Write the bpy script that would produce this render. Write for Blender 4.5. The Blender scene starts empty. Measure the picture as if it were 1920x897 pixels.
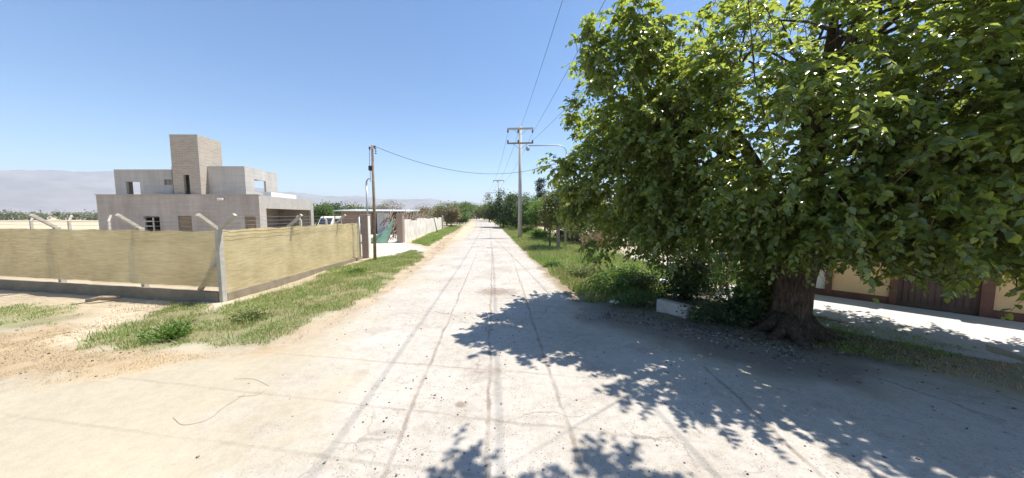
import bpy, math, random
import numpy as np
from mathutils import Vector, Matrix

random.seed(7)
RNG = np.random.default_rng(11)
SC = bpy.context.scene
COL = SC.collection

# ------------------------------------------------------------------ camera
F_PX, CAM_H = 584.0, 2.5
PITCH = math.atan2(44.5, F_PX)
_FW = np.array([0, math.cos(PITCH), -math.sin(PITCH)])
_UP = np.array([0, math.sin(PITCH), math.cos(PITCH)])
_RT = np.array([1.0, 0, 0])

def ray(x, y):
    return _RT * ((x - 960) / F_PX) + _UP * ((448.5 - y) / F_PX) + _FW

def G(x, y, z=0.0):
    """ground point (height z) seen at a measured photo position"""
    d = ray(x, y)
    t = (z - CAM_H) / d[2]
    return np.array([0, 0, CAM_H]) + d * t

def P(x, y, Y):
    d = ray(x, y)
    return np.array([0, 0, CAM_H]) + d * (Y / d[1])

def G2(x, y):
    return tuple(G(x, y)[:2])

cam = bpy.data.cameras.new('camera')
cam.sensor_width = 36.0
cam.lens = 36.0 * F_PX / 1920.0
cam.clip_start = 0.05
cam.clip_end = 40000
camo = bpy.data.objects.new('camera', cam)
COL.objects.link(camo)
camo.location = (0, 0, CAM_H)
camo.rotation_euler = (math.pi / 2 - PITCH, 0, 0)
SC.camera = camo

# ------------------------------------------------------------------ light
SUN_EL = math.radians(67)
SUN_H = np.array([0.925, 0.38]); SUN_H /= np.linalg.norm(SUN_H)
SUN = Vector((SUN_H[0] * math.cos(SUN_EL), SUN_H[1] * math.cos(SUN_EL), math.sin(SUN_EL)))
world = bpy.data.worlds.new('World')
SC.world = world
world.use_nodes = True
wn = world.node_tree
bg = wn.nodes['Background']
sky = wn.nodes.new('ShaderNodeTexSky')
sky.sky_type = 'NISHITA'
sky.sun_disc = False
sky.sun_elevation = SUN_EL
sky.sun_rotation = math.atan2(SUN_H[0], SUN_H[1])
sky.altitude = 700
sky.air_density = 1.0
sky.dust_density = 0.4
sky.ozone_density = 2.0
hs = wn.nodes.new('ShaderNodeHueSaturation'); hs.inputs['Saturation'].default_value = 1.19; hs.inputs['Value'].default_value = 1.12
wn.links.new(sky.outputs[0], hs.inputs['Color'])
wn.links.new(hs.outputs[0], bg.inputs[0])
bg.inputs[1].default_value = 0.085
sl = bpy.data.lights.new('sun', 'SUN')
sl.energy = 4.3
sl.angle = math.radians(0.53)
sl.color = (1.0, 0.95, 0.87)
so = bpy.data.objects.new('sun', sl)
COL.objects.link(so)
so.rotation_euler = SUN.to_track_quat('Z', 'Y').to_euler()
vs = SC.view_settings
vs.view_transform = 'Standard'
vs.look = 'None'
vs.gamma = 1
vs.use_curve_mapping = False
vs.exposure = 1.05
SC.cycles.max_bounces = 6
SC.cycles.transparent_max_bounces = 12
SC.cycles.transmission_bounces = 4
SC.cycles.sample_clamp_indirect = 8

# ------------------------------------------------------------------ noise helpers
def _hash2(ix, iy, s):
    h = (ix.astype(np.int64) * 374761393 + iy.astype(np.int64) * 668265263 + s * 974634777) & 0x7fffffff
    h = (h ^ (h >> 13)) * 1274126177 & 0x7fffffff
    return ((h ^ (h >> 16)) & 0xffff) / 65535.0

def vnoise(x, y, s=0):
    x = np.asarray(x, float); y = np.asarray(y, float)
    ix, iy = np.floor(x), np.floor(y)
    fx, fy = x - ix, y - iy
    fx = fx * fx * (3 - 2 * fx); fy = fy * fy * (3 - 2 * fy)
    a = _hash2(ix, iy, s); b = _hash2(ix + 1, iy, s)
    c = _hash2(ix, iy + 1, s); d = _hash2(ix + 1, iy + 1, s)
    return (a * (1 - fx) + b * fx) * (1 - fy) + (c * (1 - fx) + d * fx) * fy

def fbm(x, y, s=0, o=4):
    r = 0; a = 0.5; t = 0
    for k in range(o):
        r = r + a * vnoise(np.asarray(x) * 2 ** k, np.asarray(y) * 2 ** k, s + k * 17); t += a; a *= 0.55
    return r / t

def sdf(poly, X, Y):
    """signed distance to a polygon, positive inside"""
    poly = np.asarray(poly, float)
    X = np.asarray(X, float); Y = np.asarray(Y, float)
    d = np.full(X.shape, 1e18); inside = np.zeros(X.shape, bool)
    n = len(poly)
    for i in range(n):
        ax, ay = poly[i]; bx, by = poly[(i + 1) % n]
        ex, ey = bx - ax, by - ay
        L = ex * ex + ey * ey + 1e-12
        t = np.clip(((X - ax) * ex + (Y - ay) * ey) / L, 0, 1)
        d = np.minimum(d, (X - ax - t * ex) ** 2 + (Y - ay - t * ey) ** 2)
        c = ((ay > Y) != (by > Y)) & (X < ex * (Y - ay) / (ey if abs(ey) > 1e-9 else 1e-9) + ax)
        inside ^= c
    d = np.sqrt(d)
    return np.where(inside, d, -d)

def sstep(a, b, x):
    t = np.clip((x - a) / (b - a), 0, 1)
    return t * t * (3 - 2 * t)

# ------------------------------------------------------------------ object helpers
def tag(o, label=None, cat=None, group=None, kind=None):
    if label: o['label'] = label
    if cat: o['category'] = cat
    if group: o['group'] = group
    if kind: o['kind'] = kind
    return o

def empty(name, loc, label, cat, group=None, rz=0.0):
    o = bpy.data.objects.new(name, None)
    COL.objects.link(o)
    o.location = tuple(float(v) for v in loc)
    o.rotation_euler = (0, 0, rz)
    o.empty_display_size = 0.2
    return tag(o, label, cat, group)

def mesh_np(name, V, T, mat, parent=None, smooth=False, loc=None):
    """triangles / quads as an integer array (n,3) or (n,4)"""
    V = np.asarray(V, np.float32); T = np.asarray(T, np.int32)
    me = bpy.data.meshes.new(name)
    k = T.shape[1]
    me.vertices.add(len(V)); me.vertices.foreach_set('co', V.ravel())
    me.loops.add(T.size); me.loops.foreach_set('vertex_index', T.ravel())
    me.polygons.add(len(T))
    me.polygons.foreach_set('loop_start', np.arange(0, T.size, k, dtype=np.int32))
    if smooth:
        me.polygons.foreach_set('use_smooth', np.ones(len(T), bool))
    me.update(calc_edges=True)
    if mat: me.materials.append(mat)
    o = bpy.data.objects.new(name, me)
    COL.objects.link(o)
    if parent is not None: o.parent = parent
    if loc is not None: o.location = tuple(float(v) for v in loc)
    return o

def world_to_local(parent, p):
    return p

class MB:
    def __init__(self):
        self.v = []; self.f = []; self.sm = []
    def add(self, vs_, fs_, smooth=False):
        b = len(self.v)
        self.v += [tuple(float(c) for c in p) for p in vs_]
        for f in fs_:
            self.f.append(tuple(i + b for i in f)); self.sm.append(smooth)
        return self
    def box(self, lo, hi, M=None):
        x0, y0, z0 = lo; x1, y1, z1 = hi
        vs_ = [Vector(p) for p in ((x0, y0, z0), (x1, y0, z0), (x1, y1, z0), (x0, y1, z0), (x0, y0, z1), (x1, y0, z1), (x1, y1, z1), (x0, y1, z1))]
        if M is not None: vs_ = [M @ p for p in vs_]
        return self.add(vs_, [(3, 2, 1, 0), (4, 5, 6, 7), (0, 1, 5, 4), (1, 2, 6, 5), (2, 3, 7, 6), (3, 0, 4, 7)])
    def bar(self, p0, p1, w, h=None, up=(0, 0, 1)):
        p0 = Vector([float(c) for c in p0]); p1 = Vector([float(c) for c in p1]); h = h or w
        d = (p1 - p0).normalized(); u = Vector(up)
        if abs(d.dot(u)) > 0.99: u = Vector((0, 1, 0))
        s = d.cross(u).normalized() * w / 2; t = s.cross(d).normalized() * h / 2
        vs_ = [p0 - s - t, p0 + s - t, p0 + s + t, p0 - s + t, p1 - s - t, p1 + s - t, p1 + s + t, p1 - s + t]
        return self.add(vs_, [(3, 2, 1, 0), (4, 5, 6, 7), (0, 1, 5, 4), (1, 2, 6, 5), (2, 3, 7, 6), (3, 0, 4, 7)])
    def tube(self, pts, rad, n=8, cap=True, jit=0.0, seed=0):
        pts = [Vector([float(c) for c in p]) for p in pts]
        if not hasattr(rad, '__len__'): rad = [rad] * len(pts)
        rr = random.Random(seed)
        vs_ = []; fs_ = []
        up = Vector((0.13, 0.31, 0.94))
        for i, p in enumerate(pts):
            d = (pts[min(i + 1, len(pts) - 1)] - pts[max(i - 1, 0)]).normalized()
            a = d.cross(up)
            if a.length < 0.1: a = d.cross(Vector((1, 0, 0)))
            a.normalize(); b = d.cross(a).normalized()
            for k in range(n):
                an = 2 * math.pi * k / n
                r = rad[i] * (1 + jit * (rr.random() - .5) * 2)
                vs_.append(p + a * math.cos(an) * r + b * math.sin(an) * r)
        for i in range(len(pts) - 1):
            for k in range(n):
                fs_.append((i * n + k, i * n + (k + 1) % n, (i + 1) * n + (k + 1) % n, (i + 1) * n + k))
        if cap:
            fs_.append(tuple(range(n - 1, -1, -1))); m = (len(pts) - 1) * n
            fs_.append(tuple(m + k for k in range(n)))
        return self.add(vs_, fs_, True)
    def lathe(self, c, prof, n=12):
        """prof: (r,z) pairs round a vertical axis at c"""
        vs_ = []; fs_ = []
        for r, z in prof:
            for k in range(n):
                a = 2 * math.pi * k / n
                vs_.append((c[0] + r * math.cos(a), c[1] + r * math.sin(a), c[2] + z))
        for i in range(len(prof) - 1):
            for k in range(n):
                fs_.append((i * n + k, i * n + (k + 1) % n, (i + 1) * n + (k + 1) % n, (i + 1) * n + k))
        fs_.append(tuple(range(n - 1, -1, -1))); m = (len(prof) - 1) * n
        fs_.append(tuple(m + k for k in range(n)))
        return self.add(vs_, fs_, True)
    def prism(self, poly, p0, ux, uy, thick):
        """polygon in plane (ux,uy) at p0, extruded along ux x uy by thick"""
        p0 = Vector(p0); ux = Vector(ux); uy = Vector(uy); nrm = ux.cross(uy).normalized()
        n = len(poly)
        vs_ = [p0 + ux * a + uy * b for a, b in poly] + [p0 + ux * a + uy * b + nrm * thick for a, b in poly]
        fs_ = [tuple(range(n - 1, -1, -1)), tuple(range(n, 2 * n))] + [(i, (i + 1) % n, n + (i + 1) % n, n + i) for i in range(n)]
        return self.add(vs_, fs_)
    def wall(self, p0, d, length, h, t, holes=(), z0=0.0, inward=None):
        """upright wall slab with rectangular holes (a0,a1,z0,z1 along / up)"""
        p0 = Vector(p0); d = Vector(d).normalized()
        nrm = Vector(inward).normalized() * t if inward is not None else Vector((-d.y, d.x, 0)) * t
        xs = sorted({0.0, float(length)} | {float(v) for hh in holes for v in hh[:2]})
        zs = sorted({float(z0), float(h)} | {float(v) for hh in holes for v in hh[2:]})
        def solid(i, j):
            if i < 0 or j < 0 or i >= len(xs) - 1 or j >= len(zs) - 1: return False
            cx = (xs[i] + xs[i + 1]) / 2; cz = (zs[j] + zs[j + 1]) / 2
            return not any(a0 < cx < a1 and b0 < cz < b1 for a0, a1, b0, b1 in holes)
        Q = lambda a, z, k: p0 + d * a + Vector((0, 0, z)) + nrm * k
        for i in range(len(xs) - 1):
            for j in range(len(zs) - 1):
                if not solid(i, j): continue
                a0, a1, b0, b1 = xs[i], xs[i + 1], zs[j], zs[j + 1]
                c = [Q(a0, b0, 0), Q(a1, b0, 0), Q(a1, b1, 0), Q(a0, b1, 0), Q(a0, b0, 1), Q(a1, b0, 1), Q(a1, b1, 1), Q(a0, b1, 1)]
                fs_ = [(0, 1, 2, 3), (7, 6, 5, 4)]
                if not solid(i - 1, j): fs_.append((0, 3, 7, 4))
                if not solid(i + 1, j): fs_.append((1, 5, 6, 2))
                if not solid(i, j - 1): fs_.append((0, 4, 5, 1))
                if not solid(i, j + 1): fs_.append((3, 2, 6, 7))
                self.add(c, fs_)
        return self
    def build(self, name, mat, parent=None, bevel=0.0):
        me = bpy.data.meshes.new(name)
        off = Vector((0, 0, 0))
        if parent is not None:
            off = Vector(parent.location)
            pp = parent.parent
            while pp is not None:
                off += Vector(pp.location); pp = pp.parent
        me.from_pydata([tuple(Vector(p) - off) for p in self.v], [], self.f)
        me.polygons.foreach_set('use_smooth', self.sm)
        me.update()
        if mat: me.materials.append(mat)
        o = bpy.data.objects.new(name, me)
        COL.objects.link(o)
        if parent is not None: o.parent = parent
        if bevel:
            b = o.modifiers.new('bevel', 'BEVEL'); b.width = bevel; b.segments = 2; b.limit_method = 'ANGLE'
        return o

# ------------------------------------------------------------------ materials
def mat(name):
    m = bpy.data.materials.new(name); m.use_nodes = True
    nt = m.node_tree; b = nt.nodes['Principled BSDF']
    return m, nt, b, nt.nodes['Material Output']

def N(nt, t, **kw):
    n = nt.nodes.new(t)
    for k, v in kw.items():
        if k.startswith('i_'):
            key = k[2:]; key = int(key) if key.isdigit() else key
            n.inputs[key].default_value = v
        else: setattr(n, k, v)
    return n

def ramp(nt, src, stops):
    r = nt.nodes.new('ShaderNodeValToRGB')
    e = r.color_ramp.elements
    while len(e) < len(stops): e.new(0.5)
    for el, (p, c) in zip(e, stops):
        el.position = p; el.color = (*c, 1) if len(c) == 3 else c
    nt.links.new(src, r.inputs[0])
    return r.outputs[0]

def mixc(nt, fac, a, b, mode='MIX'):
    n = nt.nodes.new('ShaderNodeMix'); n.data_type = 'RGBA'; n.blend_type = mode
    for s, v in ((0, fac), (6, a), (7, b)):
        if hasattr(v, 'is_linked'): nt.links.new(v, n.inputs[s])
        else: n.inputs[s].default_value = v if s == 0 else (*v, 1)
    return n.outputs[2]

def mth(nt, op, a, b=0.0, c=None):
    n = nt.nodes.new('ShaderNodeMath'); n.operation = op
    for i, v in enumerate((a, b, c)):
        if v is None: continue
        if hasattr(v, 'is_linked'): nt.links.new(v, n.inputs[i])
        else: n.inputs[i].default_value = v
    return n.outputs[0]

def noise(nt, scale, detail=4, rough=0.6, vec=None, dist=0.0):
    n = N(nt, 'ShaderNodeTexNoise'); n.inputs['Scale'].default_value = scale
    n.inputs['Detail'].default_value = detail; n.inputs['Roughness'].default_value = rough
    n.inputs['Distortion'].default_value = dist
    if vec is None:
        tc = nt.nodes.new('ShaderNodeNewGeometry'); vec = tc.outputs['Position']
    nt.links.new(vec, n.inputs['Vector'])
    return n.outputs[0]

def bump(nt, b, h, dist=0.02, strength=0.6):
    n = nt.nodes.new('ShaderNodeBump'); n.inputs['Distance'].default_value = dist; n.inputs['Strength'].default_value = strength
    nt.links.new(h, n.inputs['Height']); nt.links.new(n.outputs[0], b.inputs['Normal'])

def worn(name, c0, c1, scale=3.0, rough=0.85, bump_d=0.01, fine=40.0, spec=0.3, metallic=0.0):
    """two-tone weathered surface"""
    m, nt, b, o = mat(name)
    n1 = noise(nt, scale, 6, 0.65); n2 = noise(nt, fine, 3, 0.6)
    f = mth(nt, 'ADD', mth(nt, 'MULTIPLY', n1, 0.75), mth(nt, 'MULTIPLY', n2, 0.25))
    c = ramp(nt, f, [(0.32, c0), (0.66, c1)])
    nt.links.new(c, b.inputs['Base Color'])
    b.inputs['Roughness'].default_value = rough
    b.inputs['Specular IOR Level'].default_value = spec
    b.inputs['Metallic'].default_value = metallic
    if bump_d: bump(nt, b, n2, bump_d)
    return m

def leaf_mat(name, dark, light, trans, tmix=0.45, rough=0.4, spec=0.5):
    m, nt, b, o = mat(name)
    g = nt.nodes.new('ShaderNodeNewGeometry')
    c = ramp(nt, g.outputs['Random Per Island'], [(0.0, dark), (0.75, light), (1.0, tuple(min(1, v * 1.35) for v in light))])
    nt.links.new(c, b.inputs['Base Color'])
    b.inputs['Roughness'].default_value = rough
    b.inputs['Specular IOR Level'].default_value = spec
    t = nt.nodes.new('ShaderNodeBsdfTranslucent')
    ct = ramp(nt, g.outputs['Random Per Island'], [(0.0, tuple(v * 0.7 for v in trans)), (1.0, trans)])
    nt.links.new(ct, t.inputs['Color'])
    mx = nt.nodes.new('ShaderNodeMixShader'); mx.inputs[0].default_value = tmix
    nt.links.new(b.outputs[0], mx.inputs[1]); nt.links.new(t.outputs[0], mx.inputs[2])
    nt.links.new(mx.outputs[0], o.inputs['Surface'])
    return m

def brick_mat(name, c1, c2, mortar, bw=0.26, bh=0.075, axis='x', mort=0.014):
    m, nt, b, o = mat(name)
    g = nt.nodes.new('ShaderNodeNewGeometry')
    sep = nt.nodes.new('ShaderNodeSeparateXYZ'); nt.links.new(g.outputs['Position'], sep.inputs[0])
    a = mth(nt, 'ADD', sep.outputs[0], sep.outputs[1])
    cb = nt.nodes.new('ShaderNodeCombineXYZ'); nt.links.new(a, cb.inputs[0]); nt.links.new(sep.outputs[2], cb.inputs[1])
    br = nt.nodes.new('ShaderNodeTexBrick')
    br.inputs['Scale'].default_value = 1.0; br.inputs['Mortar Size'].default_value = mort
    br.inputs['Brick Width'].default_value = bw; br.inputs['Row Height'].default_value = bh
    br.inputs['Color1'].default_value = (*c1, 1); br.inputs['Color2'].default_value = (*c2, 1); br.inputs['Mortar'].default_value = (*mortar, 1)
    nt.links.new(cb.outputs[0], br.inputs['Vector'])
    n1 = noise(nt, 1.3, 5, 0.65)
    c = mixc(nt, mth(nt, 'MULTIPLY', n1, 0.6), br.outputs[0], tuple(v * 1.05 for v in mortar))
    nt.links.new(c, b.inputs['Base Color']); b.inputs['Roughness'].default_value = 0.9
    bump(nt, b, br.outputs[1], 0.01, 0.5)
    return m

M = {}
def cement(name, c0, c1, course=0.0):
    m, nt, b, o = mat(name)
    g = nt.nodes.new('ShaderNodeNewGeometry'); mp = nt.nodes.new('ShaderNodeMapping'); mp.inputs['Scale'].default_value = (2.2, 2.2, 0.22)
    nt.links.new(g.outputs['Position'], mp.inputs['Vector'])
    streak = noise(nt, 1.0, 5, 0.7, mp.outputs[0]); blot = noise(nt, 0.45, 6, 0.65); fine = noise(nt, 11, 4, 0.6)
    mp2 = nt.nodes.new('ShaderNodeMapping'); mp2.inputs['Scale'].default_value = (0.25, 0.25, 5.0); nt.links.new(g.outputs['Position'], mp2.inputs['Vector'])
    rows = noise(nt, 1.0, 3, 0.6, mp2.outputs[0])
    f = mth(nt, 'ADD', mth(nt, 'ADD', mth(nt, 'MULTIPLY', streak, 0.30), mth(nt, 'MULTIPLY', blot, 0.32)), mth(nt, 'ADD', mth(nt, 'MULTIPLY', fine, 0.18), mth(nt, 'MULTIPLY', rows, 0.20)))
    c = ramp(nt, f, [(0.36, c0), (0.50, tuple((p + q) / 2 for p, q in zip(c0, c1))), (0.62, c1)])
    nt.links.new(c, b.inputs['Base Color']); b.inputs['Roughness'].default_value = 0.93; b.inputs['Specular IOR Level'].default_value = 0.2
    bump(nt, b, mth(nt, 'ADD', fine, rows), 0.02, 0.5)
    return m
M['cement'] = cement('cement_render', (0.33, 0.285, 0.25), (0.55, 0.49, 0.435))
M['cement_upper'] = cement('cement_render_upper', (0.37, 0.345, 0.31), (0.56, 0.53, 0.485))
M['brick_tower'] = brick_mat('tower_brick', (0.335, 0.225, 0.155), (0.46, 0.37, 0.28), (0.44, 0.41, 0.35), 0.52, 0.15, mort=0.03)
M['brick_dark'] = brick_mat('pillar_brick', (0.25, 0.13, 0.085), (0.33, 0.19, 0.12), (0.36, 0.31, 0.26))
M['slab'] = worn('concrete_slab', (0.34, 0.32, 0.29), (0.46, 0.44, 0.40), 1.5)
M['post'] = worn('concrete_post', (0.36, 0.33, 0.28), (0.55, 0.51, 0.44), 5, 0.9, 0.006, 60)
M['plinth'] = worn('plinth_concrete', (0.19, 0.155, 0.105), (0.30, 0.25, 0.175), 3, 0.95, 0.012, 30)
M['white'] = worn('white_paint', (0.66, 0.65, 0.62), (0.80, 0.79, 0.77), 2)
M['whitewash'] = worn('whitewash', (0.50, 0.45, 0.38), (0.78, 0.75, 0.69), 1.1, 0.95, 0.015, 14)
M['wood'] = worn('weathered_wood', (0.16, 0.115, 0.075), (0.33, 0.25, 0.17), 6, 0.9, 0.01, 60)
M['darkwood'] = worn('dark_wood', (0.07, 0.05, 0.035), (0.16, 0.115, 0.08), 8, 0.9, 0.01, 60)
def bark_mat():
    m, nt, b, o = mat('bark')
    g = nt.nodes.new('ShaderNodeNewGeometry'); mp = nt.nodes.new('ShaderNodeMapping'); mp.inputs['Scale'].default_value = (24, 24, 5.5)
    nt.links.new(g.outputs['Position'], mp.inputs['Vector'])
    n1 = noise(nt, 1.0, 6, 0.7, mp.outputs[0], 0.6); n2 = noise(nt, 3.0, 4, 0.6)
    c = ramp(nt, mth(nt, 'ADD', mth(nt, 'MULTIPLY', n1, 0.7), mth(nt, 'MULTIPLY', n2, 0.3)), [(0.36, (0.025, 0.018, 0.013)), (0.5, (0.09, 0.065, 0.046)), (0.66, (0.20, 0.15, 0.11))])
    nt.links.new(c, b.inputs['Base Color']); b.inputs['Roughness'].default_value = 0.95; b.inputs['Specular IOR Level'].default_value = 0.2
    bump(nt, b, n1, 0.08, 1.0)
    return m
M['bark'] = bark_mat()
M['bark_pale'] = worn('pale_bark', (0.20, 0.15, 0.11), (0.36, 0.30, 0.24), 8, 0.95, 0.01, 40)
M['polecon'] = worn('pole_concrete', (0.36, 0.345, 0.32), (0.48, 0.465, 0.44), 2.5, 0.85, 0.006, 40)
M['metal'] = worn('galvanised', (0.28, 0.29, 0.30), (0.42, 0.43, 0.44), 5, 0.5, 0, 40, 0.5, 0.6)
M['black'] = worn('black_plastic', (0.02, 0.02, 0.022), (0.05, 0.05, 0.052), 8, 0.5, 0)
M['wire'] = worn('cable', (0.03, 0.03, 0.032), (0.06, 0.06, 0.065), 8, 0.6, 0)
M['steelwire'] = worn('steel_wire', (0.25, 0.25, 0.24), (0.38, 0.37, 0.35), 8, 0.5, 0, 40, 0.5, 0.7)
M['insul'] = worn('insulator', (0.06, 0.04, 0.035), (0.12, 0.08, 0.07), 8, 0.3, 0)
M['sheet'] = worn('zinc_sheet', (0.48, 0.50, 0.53), (0.66, 0.68, 0.71), 2, 0.55, 0, 20, 0.5, 0.1)
M['orange'] = worn('ochre_plaster', (0.70, 0.47, 0.25), (0.80, 0.58, 0.35), 1.5, 0.9, 0.006, 40)
M['maroon'] = worn('maroon_paint', (0.13, 0.065, 0.05), (0.20, 0.10, 0.075), 3, 0.75, 0.006, 40)
M['gate'] = worn('gate_paint', (0.09, 0.06, 0.055), (0.15, 0.10, 0.09), 3, 0.6, 0.004, 40)
M['adobe'] = worn('adobe', (0.40, 0.27, 0.19), (0.56, 0.42, 0.31), 1.6, 0.95, 0.02, 18)
M['block'] = worn('block_concrete', (0.36, 0.34, 0.31), (0.54, 0.52, 0.48), 5, 0.9, 0.008, 50)
M['stone'] = worn('stone', (0.10, 0.095, 0.09), (0.34, 0.32, 0.30), 9, 0.9, 0.0, 50)
M['net'] = worn('green_net', (0.13, 0.27, 0.20), (0.26, 0.42, 0.34), 3, 0.8, 0.01, 60)
M['glass'] = worn('dark_glass', (0.03, 0.035, 0.045), (0.05, 0.06, 0.07), 2, 0.15, 0, 5, 0.6)
M['rubber'] = worn('rubber', (0.025, 0.025, 0.025), (0.05, 0.05, 0.05), 10, 0.9, 0)
M['twig'] = worn('dry_twig', (0.20, 0.15, 0.10), (0.36, 0.28, 0.20), 8, 0.95, 0)
M['pale_twig'] = worn('pale_twig', (0.34, 0.28, 0.20), (0.42, 0.35, 0.26), 8, 0.95, 0)
M['twig_brown'] = worn('twig_bark', (0.07, 0.05, 0.03), (0.15, 0.11, 0.07), 8, 0.9, 0)
M['plastic'] = worn('litter_plastic', (0.55, 0.62, 0.66), (0.78, 0.83, 0.85), 12, 0.45, 0.01, 30)

M['leaf'] = leaf_mat('mulberry_leaf', (0.048, 0.086, 0.030), (0.125, 0.180, 0.060), (0.56, 0.66, 0.09), 0.47, 0.24, 0.7)
M['leaf_mid'] = leaf_mat('bush_leaf', (0.05, 0.095, 0.028), (0.115, 0.18, 0.055), (0.20, 0.30, 0.06), 0.3, 0.55, 0.3)
M['leaf_dark'] = leaf_mat('dark_leaf', (0.034, 0.065, 0.025), (0.08, 0.12, 0.046), (0.14, 0.21, 0.05), 0.25, 0.55, 0.3)
M['leaf_olive'] = leaf_mat('olive_leaf', (0.085, 0.11, 0.03), (0.165, 0.19, 0.06), (0.25, 0.27, 0.07), 0.3, 0.6, 0.3)
M['leaf_dry'] = leaf_mat('dry_leaf', (0.17, 0.14, 0.08), (0.29, 0.25, 0.15), (0.20, 0.15, 0.08), 0.2, 0.7, 0.2)
M['leaf_far'] = leaf_mat('far_leaf', (0.10, 0.12, 0.065), (0.19, 0.21, 0.12), (0.2, 0.24, 0.1), 0.25, 0.7, 0.2)  # paler and greyer, distance haze mixed into the leaf colour
M['leaf_weed'] = leaf_mat('weed_leaf', (0.05, 0.11, 0.02), (0.12, 0.21, 0.045), (0.28, 0.42, 0.06), 0.36, 0.5, 0.35)
M['leaf_straw'] = leaf_mat('straw_leaf', (0.26, 0.18, 0.11), (0.46, 0.35, 0.23), (0.35, 0.26, 0.15), 0.2, 0.8, 0.15)
M['needle'] = leaf_mat('needle', (0.035, 0.06, 0.035), (0.07, 0.105, 0.06), (0.08, 0.12, 0.05), 0.2, 0.6, 0.25)

def grass_mat():
    m, nt, b, o = mat('grass_blade')
    g = nt.nodes.new('ShaderNodeNewGeometry')
    big = noise(nt, 0.9, 3, 0.6)
    f = mth(nt, 'ADD', mth(nt, 'MULTIPLY', g.outputs['Random Per Island'], 0.55), mth(nt, 'MULTIPLY', mth(nt, 'SUBTRACT', big, 0.28), 0.75))
    stops = [(0.0, (0.12, 0.20, 0.04)), (0.40, (0.185, 0.27, 0.065)), (0.64, (0.28, 0.33, 0.10)), (0.82, (0.39, 0.36, 0.17)), (1.0, (0.46, 0.38, 0.21))]
    c = ramp(nt, f, stops)
    nt.links.new(c, b.inputs['Base Color']); b.inputs['Roughness'].default_value = 0.55; b.inputs['Specular IOR Level'].default_value = 0.3
    t = nt.nodes.new('ShaderNodeBsdfTranslucent')
    nt.links.new(mixc(nt, 1.0, c, (1.5, 1.6, 1.2), 'MULTIPLY'), t.inputs['Color'])
    mx = nt.nodes.new('ShaderNodeMixShader'); mx.inputs[0].default_value = 0.35
    nt.links.new(b.outputs[0], mx.inputs[1]); nt.links.new(t.outputs[0], mx.inputs[2]); nt.links.new(mx.outputs[0], o.inputs['Surface'])
    return m
M['grass'] = grass_mat()
M['straw'] = leaf_mat('straw', (0.30, 0.22, 0.11), (0.50, 0.40, 0.22), (0.4, 0.3, 0.15), 0.2, 0.7, 0.2)

# ------------------------------------------------------------------ ground zones (measured on the photo, laid on the real ground)
poly = lambda pts: [G2(*p) for p in pts]
ROADDIR = -0.0735
grass_left = poly([(120, 655), (230, 608), (320, 566), (408, 578), (470, 562), (560, 530), (620, 505), (690, 488), (770, 468), (800, 476), (752, 512), (700, 556), (620, 590), (548, 614), (505, 648), (380, 655), (250, 662)])
grass_corner = poly([(-250, 560), (0, 566), (150, 578), (165, 592), (95, 616), (0, 628), (-250, 640)])
grass_far_left = poly([(772, 455), (800, 440), (842, 424), (868, 424), (835, 445), (800, 463)])
grass_right = poly([(916, 408), (940, 410), (1000, 424), (1050, 440), (1130, 458), (1262, 505), (1265, 545), (1235, 560), (1110, 566), (1078, 552), (1016, 500), (968, 458), (924, 416)])
grass_shade = poly([(1525, 588), (1640, 612), (1790, 650), (1990, 710), (1990, 770), (1780, 700), (1600, 660), (1525, 650)])
grass_yard = poly([(1170, 487), (1285, 506), (1400, 508), (1520, 530), (1520, 548), (1270, 532)])
dry_left = poly([(-200, 640), (0, 622), (130, 600), (200, 612), (160, 645), (400, 655), (560, 640), (560, 660), (330, 690), (150, 715), (0, 712), (-200, 760)])
soil_verge = poly([(520, 640), (560, 612), (700, 558), (760, 512), (840, 440), (860, 428), (872, 424), (800, 500), (720, 560), (640, 610), (560, 660)])
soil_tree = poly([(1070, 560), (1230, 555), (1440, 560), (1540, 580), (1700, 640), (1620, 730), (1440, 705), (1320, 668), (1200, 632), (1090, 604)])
earth_corner = poly([(165, 600), (190, 570), (330, 560), (420, 568), (460, 566), (400, 580), (320, 575), (230, 610), (160, 650), (60, 650)])
yard_right = poly([(1160, 474), (1285, 494), (1285, 504), (1160, 484)])
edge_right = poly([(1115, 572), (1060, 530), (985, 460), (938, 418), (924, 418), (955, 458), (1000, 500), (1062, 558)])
yard_pale = poly([(690, 490), (697, 440), (745, 430), (760, 455), (800, 468), (740, 490), (715, 500)])

# pavement beside the ochre wall (a straight line in plan)
W0 = G(1530, 553)[:2]; W1 = G(1860, 598)[:2]
WD = (W1 - W0) / np.linalg.norm(W1 - W0)
WN = np.array([WD[1], -WD[0]])
if np.dot(WN, -W0) < 0: WN = -WN          # towards the road
def wall_at(px):
    """distance along the wall line of the plumb line seen at photo column px (at horizon height)"""
    d = ray(px, 560)[:2]
    A = np.array([[WD[0], -d[0]], [WD[1], -d[1]]])
    s, t = np.linalg.solve(A, -W0)
    return s
def wpt(s, n=0.0): return W0 + WD * s + WN * n
pave = [tuple(wpt(-2.2, 0.1)), tuple(wpt(5, 0.1)), tuple(wpt(14, 0.1)), tuple(wpt(14, 4.2)), tuple(wpt(-.6, 3.9)), tuple(wpt(-2.2, 2.4))]

# ------------------------------------------------------------------ ground sheet
def axis(lo, hi, step, far):
    a = list(np.arange(lo, hi + 1e-6, step))
    s = step; x = a[-1]
    while x < far: s *= 1.35; x += s; a.append(x)
    s = step; x = a[0]; pre = []
    while x > -far: s *= 1.35; x -= s; pre.append(x)
    return np.array(pre[::-1] + a)

def road_sd(X, Y):
    """signed distance into the carriageway / street corner, positive inside"""
    return sdf(ROAD_POLY, X, Y)

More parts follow.
